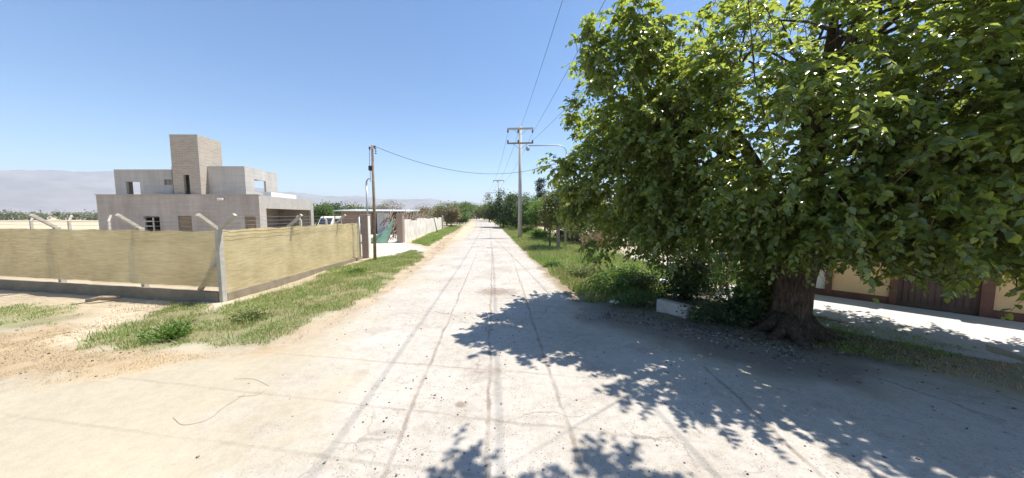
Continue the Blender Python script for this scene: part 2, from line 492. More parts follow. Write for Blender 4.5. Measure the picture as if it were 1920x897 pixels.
def cl(Y):           # centre line of the road
    Y = np.asarray(Y, float)
    return -1.03 + 0.60 + ROADDIR * Y - 0.00052 * np.maximum(Y - 60, 0) ** 2
ys_far = [9, 14, 20, 30, 45, 60, 80, 100, 130, 160, 200, 260]
left_edge = [(float(cl(y)) - 2.95, y) for y in ys_far]
right_edge = [(float(cl(y)) + 2.95, y) for y in ys_far]
ROAD_POLY = left_edge[::-1] + [G2(640, 600), G2(560, 640), G2(420, 672), G2(200, 712), G2(-150, 760), (-22, 5.2), (-24, 0.5), (-24, -9), (12, -9), (12.5, 2.0), G2(1990, 770), G2(1780, 705), G2(1600, 665), G2(1440, 650), G2(1330, 628), G2(1200, 592), G2(1098, 566)] + right_edge

def zone(X, Y):
    n = fbm(X * 0.9, Y * 0.9, 3) - 0.5
    n2 = fbm(X * 3.1, Y * 3.1, 9) - 0.5
    w = n * 0.9 + n2 * 0.5
    base = np.array([0.40, 0.33, 0.23])
    C = np.tile(base, (X.size, 1))
    def over(col, f):
        nonlocal C
        f = f.reshape(-1, 1); C = C * (1 - f) + np.array(col) * f
    # open field beyond the lot
    fld = sstep(18, 40, np.hypot(X + 5, Y)) * (fbm(X * 0.03, Y * 0.05, 5))
    over((0.47, 0.40, 0.28), sstep(0.3, 0.7, fld))
    over((0.395, 0.345, 0.255), sstep(-0.5, 0.4, sdf([(-26, -10), (-26, 7), (-7, 7.5), (-3, 9), (-2.5, 40), (3, 40), (14, 4), (14, -10)], X, Y) + w))
    over((0.38, 0.28, 0.17), sstep(-0.25, 0.35, sdf(dry_left, X, Y) + w) * 0.85)
    over((0.50, 0.42, 0.31), sstep(-0.2, 0.3, sdf(earth_corner, X, Y) + w))
    over((0.38, 0.30, 0.21), sstep(-0.2, 0.25, sdf(soil_verge, X, Y) + w * 0.6) * 0.8)
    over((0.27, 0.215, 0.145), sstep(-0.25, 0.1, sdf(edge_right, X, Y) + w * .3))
    over((0.58, 0.53, 0.45), sstep(-0.3, 0.5, sdf(yard_pale, X, Y) + w * 0.7))
    over((0.60, 0.57, 0.52), sstep(-0.1, 0.3, sdf(yard_right, X, Y)))
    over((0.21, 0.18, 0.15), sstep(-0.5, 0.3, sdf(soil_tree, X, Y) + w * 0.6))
    for pl, k in ((grass_left, 0.75), (grass_corner, 0.6), (grass_far_left, 0.7), (grass_right, 0.8), (grass_shade, 0.12), (grass_yard, 0.6)):
        over((0.17, 0.17, 0.065), sstep(-0.15, 0.4, sdf(pl, X, Y) + w) * k)
    return C

xs = axis(-26, 14, 0.16, 11500)
ys = axis(-4, 40, 0.16, 11500)
GX, GY = np.meshgrid(xs, ys)
X = GX.ravel(); Y = GY.ravel()
rsd = road_sd(X, Y)
off = sstep(0.15, 0.9, -rsd)
near = sstep(70, 45, np.hypot(X, Y - 12))
Z = -0.014 + off * near * ((fbm(X * 0.8, Y * 0.8, 21) - 0.45) * 0.13 + (fbm(X * 3.3, Y * 3.3, 22) - 0.5) * 0.05)
Z += -0.3 * sstep(300, 1500, np.hypot(X, Y))
# loose ridge of earth in front of the tree
rid = np.array([G2(1105, 588), G2(1210, 602), G2(1320, 632), G2(1440, 655), G2(1560, 690)])
rd = np.full(X.shape, 1e9)
for a, b in zip(rid[:-1], rid[1:]):
    e = b - a; t = np.clip(((X - a[0]) * e[0] + (Y - a[1]) * e[1]) / (e @ e), 0, 1)
    rd = np.minimum(rd, np.hypot(X - a[0] - t * e[0], Y - a[1] - t * e[1]))
endt = sstep(0.0, 1.1, np.hypot(X - rid[0][0], Y - rid[0][1])) * sstep(0.0, 1.3, np.hypot(X - rid[-1][0], Y - rid[-1][1]))
Z += np.exp(-(rd / 0.30) ** 2) * endt * (0.03 + 0.12 * fbm(X * 2.2, Y * 2.2, 31))
def ground_z(x, y):
    i = np.clip(np.searchsorted(xs, x) - 1, 0, len(xs) - 2); j = np.clip(np.searchsorted(ys, y) - 1, 0, len(ys) - 2)
    ZZ = Z.reshape(GX.shape)
    fx = (x - xs[i]) / (xs[i + 1] - xs[i]); fy = (y - ys[j]) / (ys[j + 1] - ys[j])
    return (ZZ[j, i] * (1 - fx) + ZZ[j, i + 1] * fx) * (1 - fy) + (ZZ[j + 1, i] * (1 - fx) + ZZ[j + 1, i + 1] * fx) * fy
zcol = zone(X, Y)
nx, ny = len(xs), len(ys)
idx = np.arange(nx * ny).reshape(ny, nx)
Q = np.stack([idx[:-1, :-1], idx[:-1, 1:], idx[1:, 1:], idx[1:, :-1]], -1).reshape(-1, 4)

def attr_color(o, name, C):
    a = o.data.color_attributes.new(name, 'FLOAT_COLOR', 'POINT')
    a.data.foreach_set('color', np.hstack([C, np.ones((len(C), 1))]).astype(np.float32).ravel())

def ground_mat():
    m, nt, b, o = mat('earth')
    at = nt.nodes.new('ShaderNodeAttribute'); at.attribute_name = 'soil'
    n1 = noise(nt, 0.7, 8, 0.62); n2 = noise(nt, 6.0, 6, 0.7); n3 = noise(nt, 45, 3, 0.6)
    f = mth(nt, 'ADD', mth(nt, 'MULTIPLY', n1, 0.5), mth(nt, 'ADD', mth(nt, 'MULTIPLY', n2, 0.3), mth(nt, 'MULTIPLY', n3, 0.2)))
    v = ramp(nt, f, [(0.3, (0.62, 0.60, 0.57)), (0.5, (0.97, 0.97, 0.97)), (0.7, (1.25, 1.24, 1.20))])
    c = mixc(nt, 1.0, at.outputs['Color'], v, 'MULTIPLY')
    nt.links.new(c, b.inputs['Base Color']); b.inputs['Roughness'].default_value = 0.95; b.inputs['Specular IOR Level'].default_value = 0.15
    bump(nt, b, mth(nt, 'ADD', n2, mth(nt, 'MULTIPLY', n3, 0.5)), 0.04, 0.6)
    return m
gnd = mesh_np('ground', np.stack([X, Y, Z], -1), Q, ground_mat(), smooth=True)
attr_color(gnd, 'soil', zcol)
tag(gnd, 'bare dry earth of verges, yards and fields', 'ground', kind='structure')

# ------------------------------------------------------------------ road sheet
def linefit(pts):
    a = np.array([G2(*p) for p in pts]); c = a.mean(0)
    u, s, v = np.linalg.svd(a - c); d = v[0]
    return c, d
def road_mat():
    m, nt, b, o = mat('old_concrete')
    g = nt.nodes.new('ShaderNodeNewGeometry')
    sep = nt.nodes.new('ShaderNodeSeparateXYZ'); nt.links.new(g.outputs['Position'], sep.inputs[0])
    px_, py_ = sep.outputs[0], sep.outputs[1]
    at = nt.nodes.new('ShaderNodeAttribute'); at.attribute_name = 'soil'
    dust = nt.nodes.new('ShaderNodeAttribute'); dust.attribute_name = 'dust'
    n1 = noise(nt, 0.6, 7, 0.65); n2 = noise(nt, 7, 5, 0.7); n3 = noise(nt, 70, 3, 0.65)
    f = mth(nt, 'ADD', mth(nt, 'MULTIPLY', n1, 0.4), mth(nt, 'ADD', mth(nt, 'MULTIPLY', n2, 0.3), mth(nt, 'MULTIPLY', n3, 0.3)))
    conc = ramp(nt, f, [(0.36, (0.255, 0.220, 0.180)), (0.44, (0.350, 0.313, 0.265)), (0.52, (0.413, 0.380, 0.336)), (0.64, (0.47, 0.44, 0.40))])
    # embedded dark chips
    vo = nt.nodes.new('ShaderNodeTexVoronoi'); vo.inputs['Scale'].default_value = 26; nt.links.new(g.outputs['Position'], vo.inputs['Vector'])
    chip = mth(nt, 'MULTIPLY', mth(nt, 'LESS_THAN', vo.outputs['Distance'], 0.23), mth(nt, 'GREATER_THAN', noise(nt, 2.2, 4, 0.7), 0.50))
    conc = mixc(nt, mth(nt, 'MULTIPLY', chip, 0.6), conc, (0.13, 0.12, 0.11))
    # wandering cracks
    wv = nt.nodes.new('ShaderNodeTexNoise'); wv.inputs['Scale'].default_value = 1.6; wv.inputs['Detail'].default_value = 5; nt.links.new(g.outputs['Position'], wv.inputs['Vector'])
    av = nt.nodes.new('ShaderNodeVectorMath'); av.operation = 'MULTIPLY_ADD'; nt.links.new(wv.outputs['Color'], av.inputs[0]); av.inputs[1].default_value = (0.9, 0.9, 0); nt.links.new(g.outputs['Position'], av.inputs[2])
    vc = nt.nodes.new('ShaderNodeTexVoronoi'); vc.feature = 'DISTANCE_TO_EDGE'; vc.inputs['Scale'].default_value = 0.42; nt.links.new(av.outputs[0], vc.inputs['Vector'])
    ck = nt.nodes.new('ShaderNodeMapRange'); ck.inputs[1].default_value = 0.008; ck.inputs[2].default_value = 0.002; nt.links.new(vc.outputs['Distance'], ck.inputs[0])
    ckm = nt.nodes.new('ShaderNodeMapRange'); ckm.inputs[1].default_value = 0.47; ckm.inputs[2].default_value = 0.60; nt.links.new(noise(nt, 0.35, 3, 0.6), ckm.inputs[0])
    conc = mixc(nt, mth(nt, 'MULTIPLY', mth(nt, 'MULTIPLY', ck.outputs[0], ckm.outputs[0]), 0.65), conc, (0.15, 0.12, 0.095))
    # stained patches of worn-in earth, then fixed brown ellipses
    st = mth(nt, 'GREATER_THAN', noise(nt, 0.55, 6, 0.7), 0.60)
    conc = mixc(nt, mth(nt, 'MULTIPLY', st, 0.35), conc, (0.28, 0.235, 0.19))
    for (cx, cy), rx, ry, k in ((G2(932, 547), 0.75, 0.55, 0.7), (G2(864, 759), 0.09, 0.08, 0.75), (G2(905, 432), 1.2, 1.4, 0.5), (G2(930, 447), 1.6, 0.7, 0.5), (G2(905, 700), 0.35, 0.3, 0.25)):
        ex = mth(nt, 'MULTIPLY', mth(nt, 'SUBTRACT', px_, float(cx)), 1 / rx); ey = mth(nt, 'MULTIPLY', mth(nt, 'SUBTRACT', py_, float(cy)), 1 / ry)
        r2 = mth(nt, 'ADD', mth(nt, 'ADD', mth(nt, 'MULTIPLY', ex, ex), mth(nt, 'MULTIPLY', ey, ey)), mth(nt, 'MULTIPLY', mth(nt, 'SUBTRACT', n2, 0.5), 3.0))
        mr = nt.nodes.new('ShaderNodeMapRange'); mr.inputs[1].default_value = 1.2; mr.inputs[2].default_value = 0.2
        nt.links.new(r2, mr.inputs[0])
        conc = mixc(nt, mth(nt, 'MULTIPLY', mr.outputs[0], k), conc, (0.19, 0.14, 0.105))
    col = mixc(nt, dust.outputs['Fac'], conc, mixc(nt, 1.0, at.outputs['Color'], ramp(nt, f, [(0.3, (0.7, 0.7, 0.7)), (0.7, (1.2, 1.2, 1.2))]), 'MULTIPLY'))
    # wobbly brown lines along and across the road
    wob = mth(nt, 'ADD', mth(nt, 'MULTIPLY', mth(nt, 'SUBTRACT', noise(nt, 1.1, 4, 0.6), 0.5), 0.15), mth(nt, 'MULTIPLY', mth(nt, 'SUBTRACT', noise(nt, 16, 4, 0.7), 0.5), 0.05))
    patch = noise(nt, 1.7, 3, 0.6)
    total = None
    longs = [linefit(p) for p in ([(718, 890), (808, 680), (858, 560)], [(912, 850), (920, 640), (920, 550)], [(1080, 860), (1037, 710), (985, 560)], [(1540, 895), (1450, 810)])]
    lats = [linefit(p) for p in ([(560, 668), (808, 683), (960, 700)], [(190, 705), (630, 757), (815, 775), (1060, 803), (1290, 832)], [(20, 780), (550, 850), (850, 888)])]
    for k, (c, d) in enumerate(longs + lats):
        nrm = np.array([-d[1], d[0]])
        e = mth(nt, 'ADD', mth(nt, 'ADD', mth(nt, 'MULTIPLY', px_, float(nrm[0])), mth(nt, 'MULTIPLY', py_, float(nrm[1]))), float(-nrm @ c))
        e = mth(nt, 'ABSOLUTE', mth(nt, 'ADD', e, wob))
        mr = nt.nodes.new('ShaderNodeMapRange'); mr.interpolation_type = 'SMOOTHSTEP'
        mr.inputs[1].default_value = 0.042 if k < 4 else 0.036; mr.inputs[2].default_value = 0.008
        nt.links.new(e, mr.inputs[0]); f_ = mr.outputs[0]
        if k == 3:
            f_ = mth(nt, 'MULTIPLY', f_, mth(nt, 'LESS_THAN', py_, 5.0))
        elif k < 4:
            m2 = nt.nodes.new('ShaderNodeMapRange'); m2.inputs[1].default_value = 30; m2.inputs[2].default_value = 11
            nt.links.new(py_, m2.inputs[0]); f_ = mth(nt, 'MULTIPLY', f_, m2.outputs[0])
        if k >= 4:
            m2 = nt.nodes.new('ShaderNodeMapRange'); m2.inputs[1].default_value = 2.6; m2.inputs[2].default_value = 1.2
            nt.links.new(px_, m2.inputs[0]); f_ = mth(nt, 'MULTIPLY', f_, mth(nt, 'MULTIPLY', m2.outputs[0], 0.6))
        total = f_ if total is None else mth(nt, 'MAXIMUM', total, f_)
    amt = mth(nt, 'MULTIPLY', total, mth(nt, 'MULTIPLY', mth(nt, 'SUBTRACT', patch, 0.25), 1.75))
    amt = mth(nt, 'MULTIPLY', amt, mth(nt, 'SUBTRACT', 1.0, mth(nt, 'MULTIPLY', dust.outputs['Fac'], 0.45)))
    amt = mth(nt, 'MINIMUM', amt, 0.95)
    col = mixc(nt, amt, col, (0.17, 0.13, 0.095))
    nt.links.new(col, b.inputs['Base Color']); b.inputs['Roughness'].default_value = 0.9; b.inputs['Specular IOR Level'].default_value = 0.25
    h = mth(nt, 'SUBTRACT', mth(nt, 'ADD', mth(nt, 'MULTIPLY', n3, 0.35), mth(nt, 'MULTIPLY', n2, 0.5)), mth(nt, 'MULTIPLY', total, 0.5))
    bump(nt, b, h, 0.02, 0.6)
    return m
rx = np.arange(-24, 12.6, 0.12)
ry = np.concatenate([np.arange(-9, 30, 0.12), np.arange(30, 90, 0.5), np.arange(90, 262, 2.0)])
rX, rY = np.meshgrid(rx, ry)
fr = np.concatenate([np.zeros((len(ry), 1)), np.zeros((len(ry), 0))], 1)
# far rows follow the bend of the road so that the strip stays inside the lattice
shift = np.where(rY > 30, cl(rY) - cl(30.0), 0.0)
rX = rX + shift
x = rX.ravel(); y = rY.ravel()
sd = road_sd(x, y) + (fbm(x * 1.6, y * 1.6, 41) - 0.5) * 0.5
keep = sd > -0.08
ridx = np.arange(x.size).reshape(rX.shape)
rq = np.stack([ridx[:-1, :-1], ridx[:-1, 1:], ridx[1:, 1:], ridx[1:, :-1]], -1).reshape(-1, 4)
rq = rq[keep[rq].all(1)]
used = np.unique(rq); remap = -np.ones(x.size, int); remap[used] = np.arange(used.size)
x, y, sd = x[used], y[used], sd[used]
rz = 0.004 - 0.012 * sstep(0.25, 0.0, sd)
road = mesh_np('road', np.stack([x, y, rz], -1), remap[rq], road_mat(), smooth=True)
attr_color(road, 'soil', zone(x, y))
left_lim = np.where(y < 9, -2.9 + 0.30 * (5 - y).clip(-4, 3), cl(y) - 2.6)
nn = (fbm(x * 0.8, y * 0.8, 51) - 0.5) * 3.0 + (fbm(x * 4, y * 4, 52) - 0.5) * 1.8
dustv = np.maximum(sstep(1.0, -1.3, x - left_lim + nn * 0.8), sstep(0.35, 0.0, sd))
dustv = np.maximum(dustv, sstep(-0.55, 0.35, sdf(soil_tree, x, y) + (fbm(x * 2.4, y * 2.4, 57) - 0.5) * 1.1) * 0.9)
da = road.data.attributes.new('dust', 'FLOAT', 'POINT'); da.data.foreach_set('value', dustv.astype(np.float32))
tag(road, 'pale worn concrete road with earth filled slab joints', 'road', kind='structure')

# pavement along the ochre wall
pm = MB(); n_ = len(pave)
pm.add([(p[0], p[1], 0.03) for p in pave] + [(p[0], p[1], -0.08) for p in pave], [tuple(range(n_ - 1, -1, -1)), tuple(range(n_, 2 * n_))] + [(k, (k + 1) % n_, n_ + (k + 1) % n_, n_ + k) for k in range(n_)])
M['pave'] = worn('pale_pavement', (0.42, 0.40, 0.375), (0.52, 0.50, 0.48), 1.2, 0.9, 0.01, 35)
tag(pm.build('pavement', M['pave']), 'pale concrete pavement in front of the ochre wall', 'pavement', kind='structure')

# ------------------------------------------------------------------ grass, straw, gravel
def sample_poly(pl, n, ragged=0.25, thr=0.35, sc=1.3, seed=0, far=False, side=0.0, spread=5.0):
    pl = np.asarray(pl); lo = pl.min(0); hi = pl.max(0)
    p = RNG.uniform(lo, hi, (n, 2))
    if far:
        yy = np.exp(RNG.uniform(np.log(lo[1]), np.log(min(hi[1], 160)), n)); p[:, 1] = yy
        xc = ROADDIR * yy + side; p[:, 0] = xc + RNG.uniform(-1, 1, n) * spread
    w = (fbm(p[:, 0] * 0.9, p[:, 1] * 0.9, 3) - 0.5) * 0.9 + (fbm(p[:, 0] * 3.1, p[:, 1] * 3.1, 9) - 0.5) * 0.5
    s = sdf(pl, p[:, 0], p[:, 1]) + w * ragged * 3
    dens = fbm(p[:, 0] * sc, p[:, 1] * sc, 60 + seed, 3)
    ok = (s > 0) & (RNG.random(n) < sstep(thr - 0.1, thr + 0.15, dens) * sstep(0, 0.25, s + 0.08)) & (road_sd(p[:, 0], p[:, 1]) < 0.12)
    return p[ok]

def blades(P2, hmin, hmax, wid, lean=0.5):
    n = len(P2)
    h = RNG.uniform(hmin, hmax, n) * RNG.uniform(0.6, 1.0, n); w = wid * RNG.uniform(0.7, 1.3, n)
    a = RNG.uniform(0, 2 * np.pi, n); b = RNG.uniform(0, 2 * np.pi, n)
    sx, sy = np.cos(a) * w / 2, np.sin(a) * w / 2
    l = h * RNG.uniform(0.15, lean * 2, n); lx, ly = np.cos(b) * l, np.sin(b) * l
    z0 = ground_z(P2[:, 0], P2[:, 1]) - 0.02
    x, y = P2[:, 0], P2[:, 1]
    V = np.empty((n, 5, 3))
    V[:, 0] = np.stack([x - sx, y - sy, z0], -1); V[:, 1] = np.stack([x + sx, y + sy, z0], -1)
    V[:, 2] = np.stack([x - sx * .8 + lx * .35, y - sy * .8 + ly * .35, z0 + h * .6], -1); V[:, 3] = np.stack([x + sx * .8 + lx * .35, y + sy * .8 + ly * .35, z0 + h * .6], -1)
    V[:, 4] = np.stack([x + lx, y + ly, z0 + h], -1)
    i = np.arange(n)[:, None] * 5
    T = np.concatenate([i + np.array([0, 1, 3]), i + np.array([0, 3, 2]), i + np.array([2, 3, 4])], 1).reshape(-1, 3)
    return V.reshape(-1, 3), T

def grass(name, sets, m, label):
    V, T = [], []; o = 0
    for P2, a, b, w in sets:
        v, t = blades(P2, a, b, w); V.append(v); T.append(t + o); o += len(v)
    return tag(mesh_np(name, np.concatenate(V), np.concatenate(T), m), label, 'grass', kind='stuff')

grass('grass', [
    (sample_poly(grass_left, 105000, 0.32, 0.39, 1.9, 0), 0.04, 0.135, 0.011),
    (sample_poly(grass_left, 9000, 0.1, 0.50, 1.1, 21), 0.14, 0.32, 0.012),
    (sample_poly(grass_corner, 30000, 0.32, 0.44, 1.6, 1), 0.03, 0.11, 0.011),
    (sample_poly(grass_far_left, 60000, 0.3, 0.30, 0.8, 2, True, -4.5, 5), 0.08, 0.25, 0.03),
    (sample_poly(grass_right, 190000, 0.2, 0.22, 0.9, 3, True, 4.6, 3.6), 0.06, 0.20, 0.018),
    (sample_poly(grass_right, 26000, 0.1, 0.47, 0.8, 22, True, 4.8, 3.2), 0.18, 0.50, 0.016),
    (sample_poly(grass_shade, 14000, 0.25, 0.54, 1.4, 4), 0.05, 0.14, 0.012),
    (sample_poly(grass_yard, 50000, 0.25, 0.32, 0.9, 5), 0.08, 0.25, 0.016),
    (sample_poly(soil_tree, 9000, 0.2, 0.52, 1.6, 6), 0.04, 0.12, 0.01),
], M['grass'], 'short green grass growing on both verges')
grass('dry_grass', [
    (sample_poly(dry_left, 90000, 0.35, 0.47, 2.4, 7), 0.015, 0.065, 0.006),
    (sample_poly(soil_verge, 42000, 0.2, 0.44, 1.6, 8), 0.04, 0.11, 0.010),
    (sample_poly(grass_left, 45000, 0.34, 0.38, 1.1, 9), 0.04, 0.15, 0.008),
    (sample_poly(earth_corner, 14000, 0.25, 0.52, 1.3, 10), 0.03, 0.09, 0.008),
    (sample_poly(grass_right, 70000, 0.25, 0.46, 0.7, 11, True, 4.6, 3.6), 0.05, 0.30, 0.016),
    (sample_poly(grass_shade, 12000, 0.25, 0.40, 1.4, 14), 0.03, 0.10, 0.010),
], M['straw'], 'straw coloured dry grass along the road edges')

OCT = np.array([(1, 0, 0), (-1, 0, 0), (0, 1, 0), (0, -1, 0), (0, 0, 1), (0, 0, -1), (.62, .62, .5), (-.62, .62, .5), (-.62, -.62, .5), (.62, -.62, .5)], float)
OCTF = np.array([(4, 6, 7), (4, 7, 8), (4, 8, 9), (4, 9, 6), (6, 2, 7), (7, 1, 8), (8, 3, 9), (9, 0, 6), (6, 0, 2), (7, 2, 1), (8, 1, 3), (9, 3, 0), (5, 2, 0), (5, 1, 2), (5, 3, 1), (5, 0, 3)])
def stones(P2, r0, r1, zf, power=2.5):
    n = len(P2)
    r = r0 + (r1 - r0) * RNG.random(n) ** power
    V = OCT[None] * r[:, None, None] * RNG.uniform(0.65, 1.25, (n, 10, 1)) * np.stack([RNG.uniform(.8, 1.25, n), RNG.uniform(.8, 1.25, n), RNG.uniform(.6, 1.0, n)], -1)[:, None]
    a = RNG.uniform(0, 6.28, n); c, s = np.cos(a)[:, None], np.sin(a)[:, None]
    vx = V[..., 0] * c - V[..., 1] * s; vy = V[..., 0] * s + V[..., 1] * c
    V = np.stack([vx + P2[:, :1], vy + P2[:, 1:], V[..., 2] + (zf + r * 0.25)[:, None]], -1)
    return V.reshape(-1, 3), (np.arange(n)[:, None, None] * 10 + OCTF[None]).reshape(-1, 3)
p = np.stack([RNG.uniform(-7, 8, 16000), RNG.uniform(1.5, 26, 16000)], -1)
s = road_sd(p[:, 0], p[:, 1]); d = fbm(p[:, 0] * 0.7, p[:, 1] * 0.7, 71)
p = p[(s > 0.05) & (RNG.random(len(p)) < sstep(0.40, 0.62, d) * 0.55 + 0.08) & (p[:, 0] > -4.5 + RNG.random(len(p)) * 2.5)]
v1, t1 = stones(p, 0.004, 0.018, np.full(len(p), 0.004), 2.2)
e = np.concatenate([rid[i] + (rid[i + 1] - rid[i]) * RNG.random((800, 1)) + RNG.normal(0, 0.34, (800, 2)) for i in range(4)])
v2, t2 = stones(e, 0.004, 0.034, ground_z(e[:, 0], e[:, 1]), 5)
q = sample_poly(soil_verge, 5000, 0.2, 0.4, 2, 12); v3, t3 = stones(q, 0.008, 0.04, ground_z(q[:, 0], q[:, 1]), 3)
q = sample_poly(dry_left, 1500, 0.2, 0.4, 2, 13); v4, t4 = stones(q, 0.006, 0.022, ground_z(q[:, 0], q[:, 1]), 3)
def cat(*vt):
    V, T, o = [], [], 0
    for v, t in vt: V.append(v); T.append(t + o); o += len(v)
    return np.concatenate(V), np.concatenate(T)
M['gravel'] = leaf_mat('gravel', (0.07, 0.065, 0.06), (0.24, 0.22, 0.20), (0.1, 0.1, 0.1), 0.0, 0.9, 0.2)
tag(mesh_np('gravel', *cat((v1, t1), (v2, t2), (v3, t3), (v4, t4)), M['gravel']), 'loose grey stones scattered over the road and its edges', 'gravel', kind='stuff')

# ------------------------------------------------------------------ foliage builders
LEAF = np.array([(0, 0, 0), (0.45, 0, -0.06), (1.0, 0, -0.16), (0.10, 0.30, 0.05), (0.52, 0.36, 0.05), (0.10, -0.30, 0.05), (0.52, -0.36, 0.05)])
LEAFT = np.array([(0, 1, 3), (3, 1, 4), (4, 1, 2), (0, 5, 1), (5, 6, 1), (6, 2, 1)])
SMALL = np.array([(0, 0, 0), (0.5, 0.3, 0.06), (1.0, 0, -0.05), (0.5, -0.3, 0.06)])
SMALLT = np.array([(0, 2, 1), (0, 3, 2)])

def unit(v): return v / (np.linalg.norm(v, axis=1, keepdims=True) + 1e-9)

def leaves(pos, out, size, tmpl=LEAF, tri=LEAFT, droop=0.5, flat=0.8, jit=0.55):
    n = len(pos)
    d = unit(out * np.array([1, 1, 0.4]) + np.array([0, 0, -droop]) + RNG.normal(0, jit, (n, 3)))
    up = unit(np.array([[0, 0, flat]]) + out * 0.5 + RNG.normal(0, jit, (n, 3)))
    s = unit(np.cross(up, d)); nrm = np.cross(d, s)
    k = len(tmpl)
    V = pos[:, None] + size[:, None, None] * (tmpl[None, :, :1] * d[:, None] + tmpl[None, :, 1:2] * s[:, None] + tmpl[None, :, 2:3] * nrm[:, None])
    return V.reshape(-1, 3), (np.arange(n)[:, None, None] * k + tri[None]).reshape(-1, 3)

def clump_centres(ells, n, shell=0.55):
    vol = np.array([e[1][0] * e[1][1] * e[1][2] for e in ells]) ** 0.75
    pick = RNG.choice(len(ells), n, p=vol / vol.sum())
    u = unit(RNG.normal(0, 1, (n, 3))); r = (shell + (1 - shell) * RNG.random(n)) ** 0.8
    C = np.empty((n, 3)); O = np.empty((n, 3))
    for k in range(n):
        c, rr = ells[pick[k]][:2]; rot = ells[pick[k]][2] if len(ells[pick[k]]) > 2 else 0.0
        q = u[k] * r[k] * np.array(rr)
        cs, sn = math.cos(rot), math.sin(rot)
        q = np.array([q[0] * cs - q[1] * sn, q[0] * sn + q[1] * cs, q[2]])
        C[k] = np.array(c) + q; O[k] = q / (np.linalg.norm(q) + 1e-9)
    return C, O

def crown_mesh(ells, n_cl, per, cr, size, shell=0.55, tmpl=SMALL, tri=SMALLT, droop=0.3, flat=0.8, zmin=None, jit=0.55, squash=0.7, thin_above=None):
    C, O = clump_centres(ells, n_cl, shell)
    if thin_above is not None:
        ok = (C[:, 2] < thin_above) | (RNG.random(n_cl) < 0.55)
        C, O = C[ok], O[ok]; n_cl = len(C)
    k = RNG.poisson(per, n_cl).clip(3)
    i = np.repeat(np.arange(n_cl), k)
    sc = cr * RNG.uniform(0.6, 1.3, n_cl)
    off = RNG.normal(0, 0.5, (len(i), 3)) * sc[i][:, None] * np.array([1, 1, squash])
    pos = C[i] + off
    out = unit(O[i] * 0.7 + unit(off) * 0.7)
    if zmin is not None:
        ok = pos[:, 2] > zmin; pos, out = pos[ok], out[ok]
    sz = size * RNG.uniform(0.6, 1.25, len(pos))
    return leaves(pos, out, sz, tmpl, tri, droop, flat, jit) + (C,)

